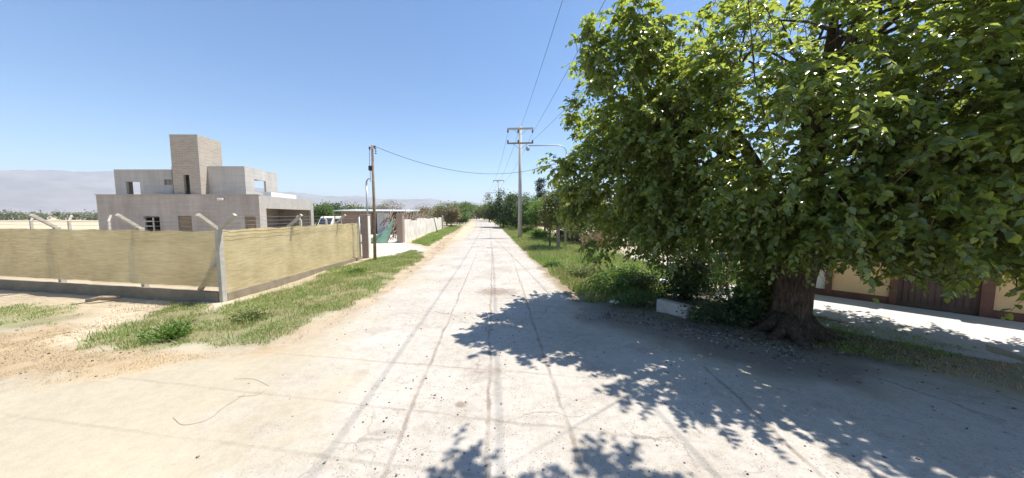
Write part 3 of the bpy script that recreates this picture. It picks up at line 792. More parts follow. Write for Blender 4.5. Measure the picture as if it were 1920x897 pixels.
def shoot_crown(ells, n_br, per_br, n_leaf, L0, L1, size, shell, zmin, thin_above=None, spread=0.26, keep=0.55):
    """drooping leafy shoots: leaves set alternately along curved twigs. Returns leaf V,T, twig V,T, branch centres"""
    C, O = clump_centres(ells, n_br, shell)
    if thin_above is not None:
        pr = np.where(C[:, 2] > thin_above, keep, 1.0)
        sunny = (C[:, 0] - 6.3) * .925 + (C[:, 1] - 6.8) * .38
        pr = np.where((sunny > .7) & (C[:, 2] > 3.4) & (C[:, 1] > 5.7), np.minimum(pr, .40), pr)
        ok = RNG.random(n_br) < pr
        C, O = C[ok], O[ok]
    nb = len(C); k = RNG.poisson(per_br, nb).clip(2); i = np.repeat(np.arange(nb), k); n = len(i)
    S = C[i] + RNG.normal(0, spread, (n, 3)) * np.array([1, 1, .8])
    D = unit(O[i] * 0.9 + RNG.normal(0, 0.55, (n, 3)) + np.array([0, 0, 0.25]))
    L = RNG.uniform(L0, L1, n); dr = RNG.uniform(0.3, 0.8, n)
    tipz = S[:, 2] + D[:, 2] * L - dr * L
    lim = zmin + 0.28 * sstep(5.0, 6.2, S[:, 0]) * sstep(8.6, 6.0, S[:, 0]) * sstep(7.2, 6.2, S[:, 1]) + 0.02 * sstep(6.0, 7.5, S[:, 0]) + RNG.uniform(-.12, .3, n)
    ok = tipz > lim; S, D, L, dr, i = S[ok], D[ok], L[ok], dr[ok], i[ok]; n = len(S)
    pt = lambda t: S + D * (L * t)[:, None] + np.array([0, 0, -1.0]) * (dr * L * t * t)[:, None]
    pos, dirs, ups, sz = [], [], [], []
    for j in range(n_leaf):
        t = np.clip((j + 0.6 + RNG.uniform(-.3, .3, n)) / n_leaf, 0, 1.02)
        p = pt(t); tan = unit(D + np.array([0, 0, -2.0]) * (dr * t)[:, None])
        side = unit(np.cross(tan, np.array([0, 0, 1.0])) + 1e-6) * (1 if j % 2 else -1)
        d = unit(0.55 * tan + 0.85 * side + np.array([0, 0, -.30]) + RNG.normal(0, .32, (n, 3)))
        if j == n_leaf - 1: d = unit(tan + RNG.normal(0, .2, (n, 3)))
        u = unit(np.array([0, 0, 1.0]) + 0.25 * O[i] + RNG.normal(0, .42, (n, 3)))
        pos.append(p); dirs.append(d); ups.append(u); sz.append(size * (0.5 + 0.62 * np.sin(np.pi * np.clip(0.12 + 0.8 * t, 0, 1))) * RNG.uniform(.7, 1.2, n))
    pos, dirs, ups, sz = map(np.concatenate, (pos, dirs, ups, sz))
    ok = (pos[:, 2] > zmin) & (RNG.random(len(pos)) < .93); pos, dirs, ups, sz = pos[ok], dirs[ok], ups[ok], sz[ok]
    s_ = unit(np.cross(ups, dirs)); nrm = np.cross(dirs, s_)
    fold = RNG.uniform(.3, 2.4, len(pos))[:, None, None]; wid = RNG.uniform(.8, 1.15, len(pos))[:, None, None]
    V = pos[:, None] + sz[:, None, None] * (LEAF[None, :, :1] * dirs[:, None] + LEAF[None, :, 1:2] * wid * s_[:, None] + LEAF[None, :, 2:3] * fold * nrm[:, None])
    T = (np.arange(len(pos))[:, None, None] * 7 + LEAFT[None]).reshape(-1, 3)
    # twigs, three sided
    st = 5; r = np.linspace(.0075, .0025, st); ring = np.array([(1, 0), (-.5, .87), (-.5, -.87)])
    a = unit(np.cross(D, np.array([0.1, 0.2, 1.0]))); b = np.cross(D, a)
    W = np.stack([pt(np.full(n, q))[:, None] + rr * (ring[None, :, :1] * a[:, None] + ring[None, :, 1:] * b[:, None]) for q, rr in zip(np.linspace(-.25, 1, st), r)], 1)
    f = []
    for q in range(st - 1):
        for e in range(3): f.append((q * 3 + e, q * 3 + (e + 1) % 3, q * 3 + 3 + (e + 1) % 3, q * 3 + 3 + e))
    TW = (np.arange(n)[:, None, None] * st * 3 + np.array(f)[None]).reshape(-1, 4)
    return V.reshape(-1, 3), T, W.reshape(-1, 3), TW, C

def tree(name, label, base, trunk_h, trunk_r, ells, n_cl, per, cr, size, m, group=None, bark=None, shell=0.5, cat='tree', lean=(0, 0), limbs=6, **kw):
    """thing: trunk with limbs, and a crown of leaves. ells are given relative to the base."""
    o = empty(name, base, label, cat, group)
    V, T, C = crown_mesh(ells, n_cl, per, cr, size, shell, **kw)
    if trunk_h:
        mb = MB(); top = Vector((lean[0], lean[1], trunk_h))
        b0 = Vector(o.location)
        mid = top * 0.5 + Vector((random.uniform(-.1, .1), random.uniform(-.1, .1), 0)) * trunk_h * 0.3
        mb.tube([b0 + Vector((0, 0, -0.1)), b0 + mid * 0.3, b0 + mid, b0 + top], [trunk_r * 1.4, trunk_r * 1.05, trunk_r, trunk_r * 0.75], 8, jit=0.08)
        for c in C[RNG.choice(len(C), min(limbs, len(C)), replace=False)]:
            c = Vector(c); md = (top + c) / 2 + Vector((0, 0, 0.12 * (c - top).length))
            mb.tube([b0 + top * 0.95, b0 + md, b0 + c], [trunk_r * 0.5, trunk_r * 0.3, trunk_r * 0.1], 5)
        mb.build('trunk', bark or M['bark'], o)
    mesh_np('crown', V, T, m, o)
    return o

# ------------------------------------------------------------------ the big mulberry
tb = G(1482, 624); tb[2] = 0
mul = empty('mulberry_tree', tb, 'huge leafy mulberry tree shading the road corner, with broad trunk and drooping branches', 'tree')
A = math.radians(-29)
ells = [((6.3, 7.0, 4.6), (4.3, 2.9, 3.2), A), ((3.35, 8.5, 3.7), (1.55, 1.5, 1.9)), ((3.15, 7.6, 5.1), (1.05, 1.1, 1.35)),
        ((8.2, 4.9, 4.3), (2.4, 1.5, 3.0)), ((7.4, 5.9, 2.45), (2.3, 1.2, 1.05)), ((4.6, 7.6, 2.4), (1.8, 1.5, 1.0)), ((8.9, 5.5, 4.2), (1.8, 1.4, 3.0)), ((6.0, 5.7, 2.6), (1.6, .7, 0.9))]
sprigs = [((1.85, 7.4, 6.0), (0.32, 0.35, 0.75)), ((2.45, 8.2, 1.75), (0.28, 0.3, 0.55)), ((1.45, 8.0, 4.9), (0.35, 0.4, 0.35)), ((1.2, 8.3, 3.75), (0.35, 0.4, 0.3)), ((1.75, 8.6, 2.9), (0.4, 0.4, 0.5)), ((2.8, 6.9, 6.7), (0.5, 0.5, 0.6)),
          ((2.2, 3.85, 6.9), (0.26, 0.24, 0.2)), ((3.5, 3.8, 6.9), (0.34, 0.22, 0.18)), ((8.2, 4.4, 1.55), (0.6, 0.35, 0.4)), ((6.9, 5.3, 1.6), (0.5, 0.3, 0.35))]
V1, T1, W1, S1, C1 = shoot_crown(ells, 860, 9, 16, 0.40, 0.90, 0.117, 0.60, 1.05, 6.2, .28, .36)
V2, T2, W2, S2, C2 = shoot_crown(ells, 130, 9, 14, 0.40, 0.80, 0.135, 0.10, 1.3)
V3, T3, W3, S3, C3 = shoot_crown(sprigs, 80, 7, 12, 0.25, 0.55, 0.115, 0.2, 0.95, spread=.12)
Vc, Tc = cat((V1, T1), (V2, T2), (V3, T3))
mesh_np('crown', Vc - tb[None], Tc, M['leaf'], mul)
Wc, Sc = cat((W1, S1), (W2, S2), (W3, S3))
mesh_np('twigs', Wc - tb[None], Sc, M['twig_brown'], mul)
mb = MB(); B = Vector(tb)
def jagged_trunk():
    n, prof = 22, [(-.15, .50), (0.0, .44), (.18, .37), (.45, .33), (.8, .31), (1.15, .32), (1.5, .36), (1.85, .36), (2.1, .25)]
    vs_, fs_ = [], []
    for i, (z, r) in enumerate(prof):
        for k in range(n):
            a = 2 * math.pi * k / n
            rr = r * (1 + 0.13 * math.sin(3 * a + 0.5) + 0.07 * math.sin(7 * a + z * 1.5) + 0.045 * (random.random() - .5))
            vs_.append((B.x + 0.05 * z + rr * math.cos(a), B.y + rr * math.sin(a), z))
    for i in range(len(prof) - 1):
        for k in range(n): fs_.append((i * n + k, i * n + (k + 1) % n, (i + 1) * n + (k + 1) % n, (i + 1) * n + k))
    fs_.append(tuple((len(prof) - 1) * n + k for k in range(n)))
    mb.add(vs_, fs_, True)
jagged_trunk()
for k in range(9):
    a_ = 2 * math.pi * k / 9 + random.uniform(-.25, .25); l_ = random.uniform(.35, .65); c_ = Vector((math.cos(a_), math.sin(a_), 0)); q_ = Vector((-c_.y, c_.x, 0)) * random.uniform(-.2, .2)
    mb.tube([B + c_ * .22 + Vector((0, 0, .42)), B + c_ * .40 + Vector((0, 0, .16)), B + c_ * (.40 + l_ * .4) + q_ * .5 + Vector((0, 0, .05)), B + c_ * (.4 + l_) + q_ + Vector((0, 0, -.06))], [.12, .13, .08, .03], 8, jit=.1)
mb.build('trunk', M['bark'], mul)
fork = B + Vector((0.08, 0, 1.75))
allc = np.concatenate([C1, C2, C3])
for tip, r in (((3.4, 8.2, 5.4), .17), ((5.2, 9.2, 6.6), .17), ((7.6, 8.4, 6.6), .18), ((8.7, 5.4, 5.6), .19), ((5.6, 5.6, 6.6), .16), ((7.2, 6.4, 7.2), .2), ((3.5, 8.9, 3.0), .13), ((9.3, 6.6, 3.6), .14), ((2.5, 3.9, 6.95), .014)):
    lb = MB(); tip = Vector(tip)
    md = fork.lerp(tip, 0.5) + Vector((random.uniform(-.3, .3), random.uniform(-.3, .3), 0.35))
    lb.tube([fork + Vector((0, 0, -0.25)), fork.lerp(md, 0.5) + Vector((0, 0, 0.12)), md, md.lerp(tip, .55) + Vector((0, 0, .1)), tip], [r, r * .85, r * .65, r * .42, r * .15], 9, jit=0.05)
    dd = np.linalg.norm(allc - np.array(tip), axis=1)
    for j in np.argsort(dd)[:(26 if r > .1 else 0):2]:
        c = Vector(allc[j]); s0 = md.lerp(tip, random.uniform(0.1, 0.9))
        lb.tube([s0, s0.lerp(c, .5) + Vector((0, 0, .12)), c], [r * .26, r * .16, r * .05], 5)
    lb.build('limb', M['bark'], mul)

pl_n = 1500
lp = np.stack([tb[0] + RNG.normal(0, 1.3, pl_n), tb[1] + RNG.normal(-.1, .9, pl_n)], -1); lp = lp[road_sd(lp[:, 0], lp[:, 1]) < .35 * RNG.random(pl_n) ** 2]; pl_n = len(lp)
lz = np.maximum(ground_z(lp[:, 0], lp[:, 1]), 0.004) + .008
lp3 = np.concatenate([lp, lz[:, None]], 1)
lv, lt = leaves(lp3, unit(np.concatenate([RNG.normal(0, 1, (pl_n, 2)), np.zeros((pl_n, 1))], 1)), RNG.uniform(.03, .075, pl_n), LEAF, LEAFT, 0.0, 4.0, .25)
lv[:, 2] = np.maximum(lv[:, 2], np.repeat(lz, 7) - .004)
M['litter'] = leaf_mat('fallen_leaf', (0.06, 0.04, 0.022), (0.19, 0.13, 0.06), (0.1, 0.07, 0.03), 0.1, 0.8, 0.2)
tag(mesh_np('fallen_leaves', lv, lt, M['litter']), 'brown fallen leaves on the ground under the mulberry', 'leaves', kind='stuff')

# ------------------------------------------------------------------ fence of the building lot
def cloth_mat():
    m, nt, b, o = mat('shade_cloth')
    g = nt.nodes.new('ShaderNodeNewGeometry')
    mp = nt.nodes.new('ShaderNodeMapping'); mp.inputs['Scale'].default_value = (2.0, 2.0, 26)
    nt.links.new(g.outputs['Position'], mp.inputs['Vector'])
    st = noise(nt, 1.0, 5, 0.7, mp.outputs[0], 0.4); big = noise(nt, 0.8, 4, 0.6)
    f = mth(nt, 'ADD', mth(nt, 'MULTIPLY', st, 0.6), mth(nt, 'MULTIPLY', big, 0.4))
    c = ramp(nt, f, [(0.34, (0.46, 0.33, 0.125)), (0.5, (0.70, 0.55, 0.25)), (0.64, (0.84, 0.72, 0.40))])
    nt.links.new(c, b.inputs['Base Color']); b.inputs['Roughness'].default_value = 0.8; b.inputs['Specular IOR Level'].default_value = 0.2
    bump(nt, b, st, 0.02, 0.7)
    t = nt.nodes.new('ShaderNodeBsdfTranslucent'); nt.links.new(c, t.inputs['Color'])
    mx = nt.nodes.new('ShaderNodeMixShader'); mx.inputs[0].default_value = 0.22
    nt.links.new(b.outputs[0], mx.inputs[1]); nt.links.new(t.outputs[0], mx.inputs[2])
    tr = nt.nodes.new('ShaderNodeBsdfTransparent'); m2 = nt.nodes.new('ShaderNodeMixShader'); m2.inputs[0].default_value = 0.07
    nt.links.new(mx.outputs[0], m2.inputs[1]); nt.links.new(tr.outputs[0], m2.inputs[2]); nt.links.new(m2.outputs[0], o.inputs['Surface'])
    return m
M['cloth'] = cloth_mat()
def link_mat(dvec):
    """chain link wire: diamonds of 6 cm, see-through between the wires"""
    m, nt, b, o = mat('chain_link')
    g = nt.nodes.new('ShaderNodeNewGeometry')
    sep = nt.nodes.new('ShaderNodeSeparateXYZ'); nt.links.new(g.outputs['Position'], sep.inputs[0])
    a = mth(nt, 'ADD', mth(nt, 'MULTIPLY', sep.outputs[0], float(dvec[0])), mth(nt, 'MULTIPLY', sep.outputs[1], float(dvec[1])))
    z = sep.outputs[2]
    def lines(e):
        fr_ = mth(nt, 'FRACT', mth(nt, 'MULTIPLY', e, 1 / 0.085))
        return mth(nt, 'LESS_THAN', mth(nt, 'ABSOLUTE', mth(nt, 'SUBTRACT', fr_, 0.5)), 0.06)
    k = mth(nt, 'MAXIMUM', lines(mth(nt, 'ADD', a, z)), lines(mth(nt, 'SUBTRACT', a, z)))
    b.inputs['Base Color'].default_value = (0.42, 0.41, 0.37, 1); b.inputs['Roughness'].default_value = 0.5; b.inputs['Metallic'].default_value = 0.3
    tr = nt.nodes.new('ShaderNodeBsdfTransparent'); mx = nt.nodes.new('ShaderNodeMixShader')
    nt.links.new(k, mx.inputs[0]); nt.links.new(tr.outputs[0], mx.inputs[1]); nt.links.new(b.outputs[0], mx.inputs[2]); nt.links.new(mx.outputs[0], o.inputs['Surface'])
    return m

FC = G(418, 568)[:2]                           # corner of the lot
FL = G(0, 541)[:2]; FR = G(678, 486)[:2]
dF = (FL - FC) / np.linalg.norm(FL - FC); dS = (FR - FC) / np.linalg.norm(FR - FC)
outF = np.array([dF[1], -dF[0]]); outF = outF if outF[1] < 0 else -outF
outS = np.array([dS[1], -dS[0]]); outS = outS if outS[0] > 0 else -outS
V3d = lambda p, z: Vector((float(p[0]), float(p[1]), float(z)))
def cloth_sheet(p0, d, L, outn, z0, z1, seed, sag=0.02):
    n = int(L / 0.12); mrows = 12
    s = np.linspace(0, L, n); t = np.linspace(0, 1, mrows)
    S, Tt = np.meshgrid(s, t)
    rip = (fbm(S * 0.9, Tt * 2, seed) - 0.5) * 0.09 + (fbm(S * 3.2 + Tt * 1.5, Tt * 7, seed + 3) - 0.5) * 0.06
    zz = z0 + (z1 - z0) * Tt + (1 - Tt) * (fbm(S * 1.3, S * 0, seed + 5) - 0.5) * 0.05 + Tt * (np.abs((S * 0.62) % 1 - 0.5) * 0.07 - 0.03 + (fbm(S * 3.5, S * 0, seed + 6) - .5) * 0.06)
    X_ = p0[0] + d[0] * S - outn[0] * (0.06 - rip); Y_ = p0[1] + d[1] * S - outn[1] * (0.06 - rip)
    i = np.arange(n * mrows).reshape(mrows, n)
    q = np.stack([i[:-1, :-1], i[:-1, 1:], i[1:, 1:], i[1:, :-1]], -1).reshape(-1, 4)
    return np.stack([X_.ravel(), Y_.ravel(), zz.ravel()], -1), q
def fence_post(parent, p, arms, h=2.1, brace=()):
    mb = MB(); mb.bar(V3d(p, -0.1), V3d(p, h), 0.13, 0.13, up=(float(dF[0]), float(dF[1]), 0))
    po = mb.build('post', M['post'], parent, bevel=0.01)
    for a in arms:
        am = MB(); tip = np.array(p) + a * 0.48
        am.bar(V3d(p, h - 0.03), V3d(tip, h + 0.40), 0.10, 0.09); am.build('arm', M['post'], po, bevel=0.01)
    for dd, ln in brace:
        bm_ = MB(); q = np.array(p) + dd * ln
        bm_.bar(V3d(p, 1.35), V3d(q, 0.12), 0.10, 0.10); bm_.build('brace', M['post'], po)
LF, LS = 17.0, float(np.linalg.norm(FR - FC))
ff = empty('shade_cloth_fence', V3d(FC + dF * 2, 0), 'tan shade cloth fence in shadow facing the side street, with light slit above its plinth', 'fence')
v, q = cloth_sheet(FC + dF * 0.08, dF, LF, outF, 0.42, 2.06, 101); mesh_np('cloth', v - np.array(ff.location), q, M['cloth'], ff, True)
mb = MB(); mb.bar(V3d(FC + dF * 0.08, 0.10), V3d(FC + dF * LF, 0.10), 0.14, 0.42); mb.build('plinth', M['plinth'], ff)
mb = MB(); a, b_ = FC + dF * 0.08 + outF * 0.035, FC + dF * LF + outF * 0.035
mb.add([V3d(a, 0.41), V3d(b_, 0.41), V3d(b_, 2.08), V3d(a, 2.08)], [(0, 1, 2, 3)]); mb.build('chain_link_mesh', link_mat(dF), ff)
def along(px, p0, d):
    r = ray(px, 440)[:2]; A_ = np.array([[d[0], -r[0]], [d[1], -r[1]]])
    return np.linalg.solve(A_, -np.array(p0))[0]
for k, px in enumerate((410, 248, 90, -75, -240, -420)):
    s_ = along(px, FC, dF)
    arms = [outF] + ([outS] if k == 0 else [])
    fence_post(ff, FC + dF * max(s_, 0) - outF * (0.02 if k == 0 else 0.19), arms, 2.12, ([(dF - outF * 0.22, 1.35)] if k == 0 else []))
for k in range(3):
    mb = MB(); h = 2.2 + k * 0.13; o_ = outF * (0.1 + 0.135 * k)
    mb.tube([V3d(FC + dF * t_ + o_, h - 0.02 * math.sin(t_ * 2.2) ** 2) for t_ in np.linspace(0, LF, 40)], 0.0045, 4); mb.build('barbed_wire', M['steelwire'], ff)
fs = empty('shade_cloth_fence', V3d(FC + dS * 2, 0), 'sunlit yellow shade cloth fence running along the road verge from the corner post', 'fence')
v, q = cloth_sheet(FC + dS * 0.1, dS, LS, outS, 0.10, 2.08, 131); mesh_np('cloth', v - np.array(fs.location), q, M['cloth'], fs, True)
mb = MB(); mb.bar(V3d(FC + dS * 0.08, 0.05), V3d(FC + dS * LS, -0.04), 0.16, 0.42); mb.build('plinth', M['plinth'], fs)
mb = MB(); a, b_ = FC + dS * 0.08 + outS * 0.035, FC + dS * LS + outS * 0.035
mb.add([V3d(a, 0.29), V3d(b_, 0.29), V3d(b_, 2.1), V3d(a, 2.1)], [(0, 1, 2, 3)]); mb.build('chain_link_mesh', link_mat(dS), fs)
for px in (552, 637):
    s_ = along(px, FC, dS); fence_post(fs, FC + dS * s_ - outS * 0.17, [outS], 2.12)
for k in range(3):
    mb = MB(); h = 2.2 + k * 0.13; o_ = outS * (0.02 + 0.1 * k)
    mb.tube([V3d(FC + dS * t_ + o_, h) for t_ in np.linspace(0, LS, 24)], 0.0045, 4); mb.build('barbed_wire', M['steelwire'], fs)
# far boundary of the same lot: separate bent posts and strands
bf = empty('wire_fence', (-30, 22, 0), 'thin wire fence with bent concrete posts along the far field', 'fence')
for px, Y_ in ((131, 22), (60, 22.6), (-40, 23.4), (205, 21.4)):
    p_ = P(px, 430, Y_); fence_post(bf, p_[:2], [np.array([-0.35, 0.6])], 2.1)
for z_ in (0.9, 1.5, 2.05, 2.35):
    mb = MB(); a = P(-300, 430, 25.2); b_ = P(205, 430, 21.4); mb.tube([V3d(a[:2], z_), V3d(b_[:2], z_)], 0.005, 4); mb.build('strand', M['steelwire'], bf)
# posts just past the side fence seen over the cloth
for px, Y_, h, lab in ((564, 20.0, 2.45, 'pale concrete post behind the shade cloth, in front of the carport'), (612, 24.0, 2.4, 'pale concrete post between the carport and the pale van')):
    p_ = P(px, 425, Y_); o = empty('yard_post', (p_[0], p_[1], 0), lab, 'post', 'pale posts inside the lot')
    mb = MB(); mb.bar((p_[0], p_[1], -.1), (p_[0], p_[1], h - .25), 0.12, 0.12); mb.build('shaft', M['post'], o, bevel=0.01)
    mb = MB(); mb.bar((p_[0], p_[1], h - .27), (p_[0] - .22, p_[1], h), 0.1, 0.1); mb.build('arm', M['post'], o, bevel=0.01)

# ------------------------------------------------------------------ unfinished house
HY = 28.0
hc = P(487, 400, HY)[:2]; hl = P(183, 400, HY)[:2]
SD = np.array([-0.2, 1.0]); SD /= np.linalg.norm(SD)      # side facade runs back along this
FD = np.array([-1.0, 0.0])
def pz(x, y, Y): return float(P(x, y, Y)[2])
def pxX(x, y, Y): return float(P(x, y, Y)[0])
house = empty('unfinished_house', V3d(hc, 0), 'unfinished grey two storey house with flat roofs, bare openings and a brick tower', 'house')
zp = pz(487, 366, HY)                                   # lower parapet
Wd = hc[0] - hl[0]
def hole(xa, xb, ya, yb, Y, x0, zlo=None):
    """opening measured on a frontal wall at depth Y whose right end is x0 (runs left)"""
    a = x0 - pxX(xb, (ya + yb) / 2, Y); b = x0 - pxX(xa, (ya + yb) / 2, Y)
    return (a, b, pz(xa, yb, Y) if zlo is None else zlo, pz(xa, ya, Y))
lowh = [hole(270, 300, 406, 432, HY, hc[0], 0.1), hole(334, 360, 405, 432, HY, hc[0], 0.1), hole(459, 480, 405, 430, HY, hc[0], 0.9)]
mb = MB(); mb.wall((hc[0], hc[1], 0), (-1, 0, 0), Wd, zp, 0.22, lowh, inward=(0, 1, 0))
depth = 11.2
# left side wall and back wall
mb.wall((hl[0] + 0.22, hl[1] + 0.221, 0), (SD[0], SD[1], 0), depth - .25, zp - 0.003, 0.22, inward=(-1, 0, 0))
bk = hc + SD * depth
mb.wall((bk[0] - 0.25, bk[1], 0), (-1, 0, 0), Wd - 0.3, zp - 0.002, 0.22, [(9.0, 10.2, 0.2, 2.2)], inward=(0, -1, 0))
# rooms behind the carport
cp = 4.2
mb.wall((hc[0] - cp, hc[1] + 0.225, 0), (SD[0], SD[1], 0), depth - 0.5, zp - 0.6, 0.15, [(3, 4, 0.0, 2.1)], inward=(-1, 0, 0))
mb.build('lower_wall', M['cement'], house)
# carport side: beam, two columns
mb = MB()
zb = pz(497, 391, HY + .6)
mb.wall((hc[0], hc[1] + 0.222, 0), (SD[0], SD[1], 0), depth - 0.23, zp - 0.001, 0.25, [(0.75, depth - 1.0, 0.0, zb)], inward=(-1, 0, 0))
mb.build('carport_frame', M['slab'], house)
mb = MB()
def quad_slab(z0, z1, a0, a1, b0, b1):
    """slab between distances a along the side and b to the left of the corner"""
    c = [hc + SD * a0 + FD * b0, hc + SD * a0 + FD * b1, hc + SD * a1 + FD * b1, hc + SD * a1 + FD * b0]
    mb.add([V3d(p_, z0) for p_ in c] + [V3d(p_, z1) for p_ in c], [(0, 1, 2, 3), (7, 6, 5, 4), (1, 0, 4, 5), (2, 1, 5, 6), (3, 2, 6, 7), (0, 3, 7, 4)])
quad_slab(zp - 0.62, zp - 0.42, 0.25, depth - .25, 0.26, Wd - 0.26); quad_slab(0.0, 0.08, 0.25, depth - .25, 0.26, Wd - 0.26)
mb.build('roof_slab', M['slab'], house)
mb = MB(); mb.bar((hl[0] - .03, hc[1] - .03 + .1, zp + 0.03), (hc[0] + .03, hc[1] - .03 + .1, zp + 0.03), 0.30, 0.06)
mb.build('parapet_cap', M['slab'], house)
# upper storey
UY = 29.2
zl = pz(215, 318, UY); zr = pz(460, 312, UY)
xl0, xl1 = pxX(215, 340, UY), pxX(330, 340, UY)
mb = MB()
lh = [(xl1 - pxX(263, 353, UY), xl1 - pxX(237, 353, UY), zp - .4, pz(250, 341, UY)), (xl1 - pxX(322, 342, UY), xl1 - pxX(308, 342, UY), pz(315, 347, UY), pz(315, 337, UY))]
mb.wall((xl1, UY, 0), (-1, 0, 0), xl1 - xl0, zl, 0.2, lh, z0=zp - 0.42, inward=(0, 1, 0))
def along_side(px, x0, Y0):
    r = ray(px, 350)[:2]; A_ = np.array([[SD[0], -r[0]], [SD[1], -r[1]]])
    return np.linalg.solve(A_, -np.array([x0, Y0]))[0]
wa, wb = sorted((along_side(249.5, xl0 + .2, UY + .201), along_side(264, xl0 + .2, UY + .201)))
mb.wall((xl0 + .2, UY + .201, 0), (SD[0], SD[1], 0), 4.6, zl - .002, 0.2, [(wa, wb + .15, zp - .4, pz(256, 341, UY + wb))], z0=zp - .42, inward=(-1, 0, 0))
bw = UY + 4.6
bx = (pxX(262.5, 353, bw), pxX(249, 353, bw))
mb.wall((xl1 - 1, bw, 0), (-1, 0, 0), xl1 - xl0 - .2, zl - .003, 0.2, [(xl1 - 1 - bx[0] - .3, xl1 - 1 - bx[1], zp - .4, pz(250, 341, bw) - .0)], z0=zp - .42, inward=(0, 1, 0))
mb.build('upper_wall', M['cement_upper'], house)
mb = MB()
xr1 = pxX(460, 340, UY); xr0 = pxX(384, 340, UY) - 3.0
sdl = 5.3
mb.wall((xr1, UY, 0), (-1, 0, 0), xr1 - xr0, zr, 0.2, z0=zp - .42, inward=(0, 1, 0))
def side_at(px, x0, Y0):
    r = ray(px, 350)[:2]; A_ = np.array([[SD[0], -r[0]], [SD[1], -r[1]]])
    return np.linalg.solve(A_, -np.array([x0, Y0]))[0]
sa, sb = side_at(474, xr1, UY), side_at(496, xr1, UY); sdl = side_at(518, xr1, UY)
wz0, wz1 = pz(485, 361, UY + 2.2), pz(485, 338, UY + 2.2)
mb.wall((xr1, UY + .201, 0), (SD[0], SD[1], 0), sdl, zr - .002, 0.2, [(sa, sb, wz0, wz1)], z0=zp - .42, inward=(-1, 0, 0))
# rear wall with the window that lets the sky through
rb = UY + sdl
rx0, rx1 = pxX(468, 350, rb), pxX(500, 350, rb)
xe = xr1 + SD[0] * sdl
mb.wall((xe - .2, rb, 0), (-1, 0, 0), 6.2, zr - .004, 0.2, [(max(0.2, xe - .2 - rx1 - 1.6), xe - .2 - rx0 + 1.2, wz0 - .5, wz1 + .3)], z0=zp - .42, inward=(0, 1, 0))
mb.build('upper_wall', M['cement_upper'], house)
mb = MB()
mb.box((xl0 + .22, UY + .25, zl - .5), (xl1 - .1, bw - .03, zl - .3)); mb.build('roof_slab', M['slab'], house)
# brick tower
TY = 28.35
tx0, tx1 = pxX(321, 300, TY), pxX(373, 300, TY); zt = pz(346, 254, TY)
mb = MB()
th = [(tx1 - pxX(356, 347, TY), tx1 - pxX(345, 347, TY), zp - .3, pz(350, 328, TY))]
mb.wall((tx1, TY, 0), (-1, 0, 0), tx1 - tx0, zt, 0.2, th, z0=zp - .42, inward=(0, 1, 0))
tdl = 2.7
mb.wall((tx1, TY + .201, 0), (SD[0], SD[1], 0), tdl, zt - .002, 0.2, z0=zp - .42, inward=(-1, 0, 0))
mb.wall((tx0 + .2, TY + .201, 0), (SD[0], SD[1], 0), tdl, zt - .002, 0.2, z0=zp - .42, inward=(-1, 0, 0))
tbk = np.array([tx1, TY]) + SD * (tdl + .2)
mb.wall((tbk[0] - .2, tbk[1], 0), (-1, 0, 0), tx1 - tx0 - .2, zt - .004, 0.2, z0=zp - .42, inward=(0, -1, 0))
tower = mb.build('brick_tower', M['brick_tower'], house)
mb = MB(); c = [np.array([tx0 - .02, TY - .02]), np.array([tx1 + .02, TY - .02]), np.array([tx1 + .02, TY]) + SD * (tdl + .22), np.array([tx0, TY]) + SD * (tdl + .22)]
mb.add([V3d(p_, zt + .003) for p_ in c] + [V3d(p_, zt + .07) for p_ in c], [(3, 2, 1, 0), (4, 5, 6, 7), (0, 1, 5, 4), (1, 2, 6, 5), (2, 3, 7, 6), (3, 0, 4, 7)])
mb.build('tower_cap', M['slab'], house)
mb = MB(); mb.bar((tx1 - .06, TY - .012, zp + .06), (tx1 - .06, TY - .012, zt), 0.16, 0.02, up=(0, 1, 0)); mb.build('corner_column', M['slab'], house)
# white box on the roof edge, wall lamp, boarded doors
mb = MB(); s0, s1 = side_at(500, hc[0] - .5, hc[1]), side_at(548, hc[0] - .5, hc[1])
c0 = np.array([hc[0] - .5, hc[1]]) + SD * s0; c1 = np.array([hc[0] - .5, hc[1]]) + SD * (s1)
mb.bar(V3d(c0, zp + 0.22), V3d(c1, zp + 0.22), 0.7, 0.42); mb.build('white_parapet', M['white'], house)
mb = MB(); lx, lz = pxX(416, 374, HY), pz(416, 374, HY)
mb.bar((lx, HY - .004, lz), (lx, HY - .22, lz), 0.5, 0.2); mb.build('wall_lamp', M['white'], house, bevel=0.04)
for (a0, a1, b0, b1) in lowh[1:]:
    mb = MB(); mb.box((hc[0] - a1 + .02, HY + .10, b0), (hc[0] - a0 - .02, HY + .14, b1 - .02)); mb.build('door' if b0 < .5 else 'shutter', M['wood'], house)
# white trestle standing in the first opening
tx, tY = pxX(292, 420, HY), HY - .5
lad = empty('trestle', (tx, tY, 0), 'pale builder trestle standing against the house opening behind the fence', 'trestle')
mb = MB()
mb.bar((tx - .62, tY + .05, 0), (tx - .36, tY, 2.15), .09, .06); mb.bar((tx + .42, tY, 0), (tx + .38, tY, 2.3), .09, .06); mb.build('frame', M['post'], lad)
for z_ in (1.55, 1.98):
    mb = MB(); mb.bar((tx - .48, tY - .01, z_), (tx + .4, tY - .01, z_), .05, .09); mb.build('rung', M['post'], lad)

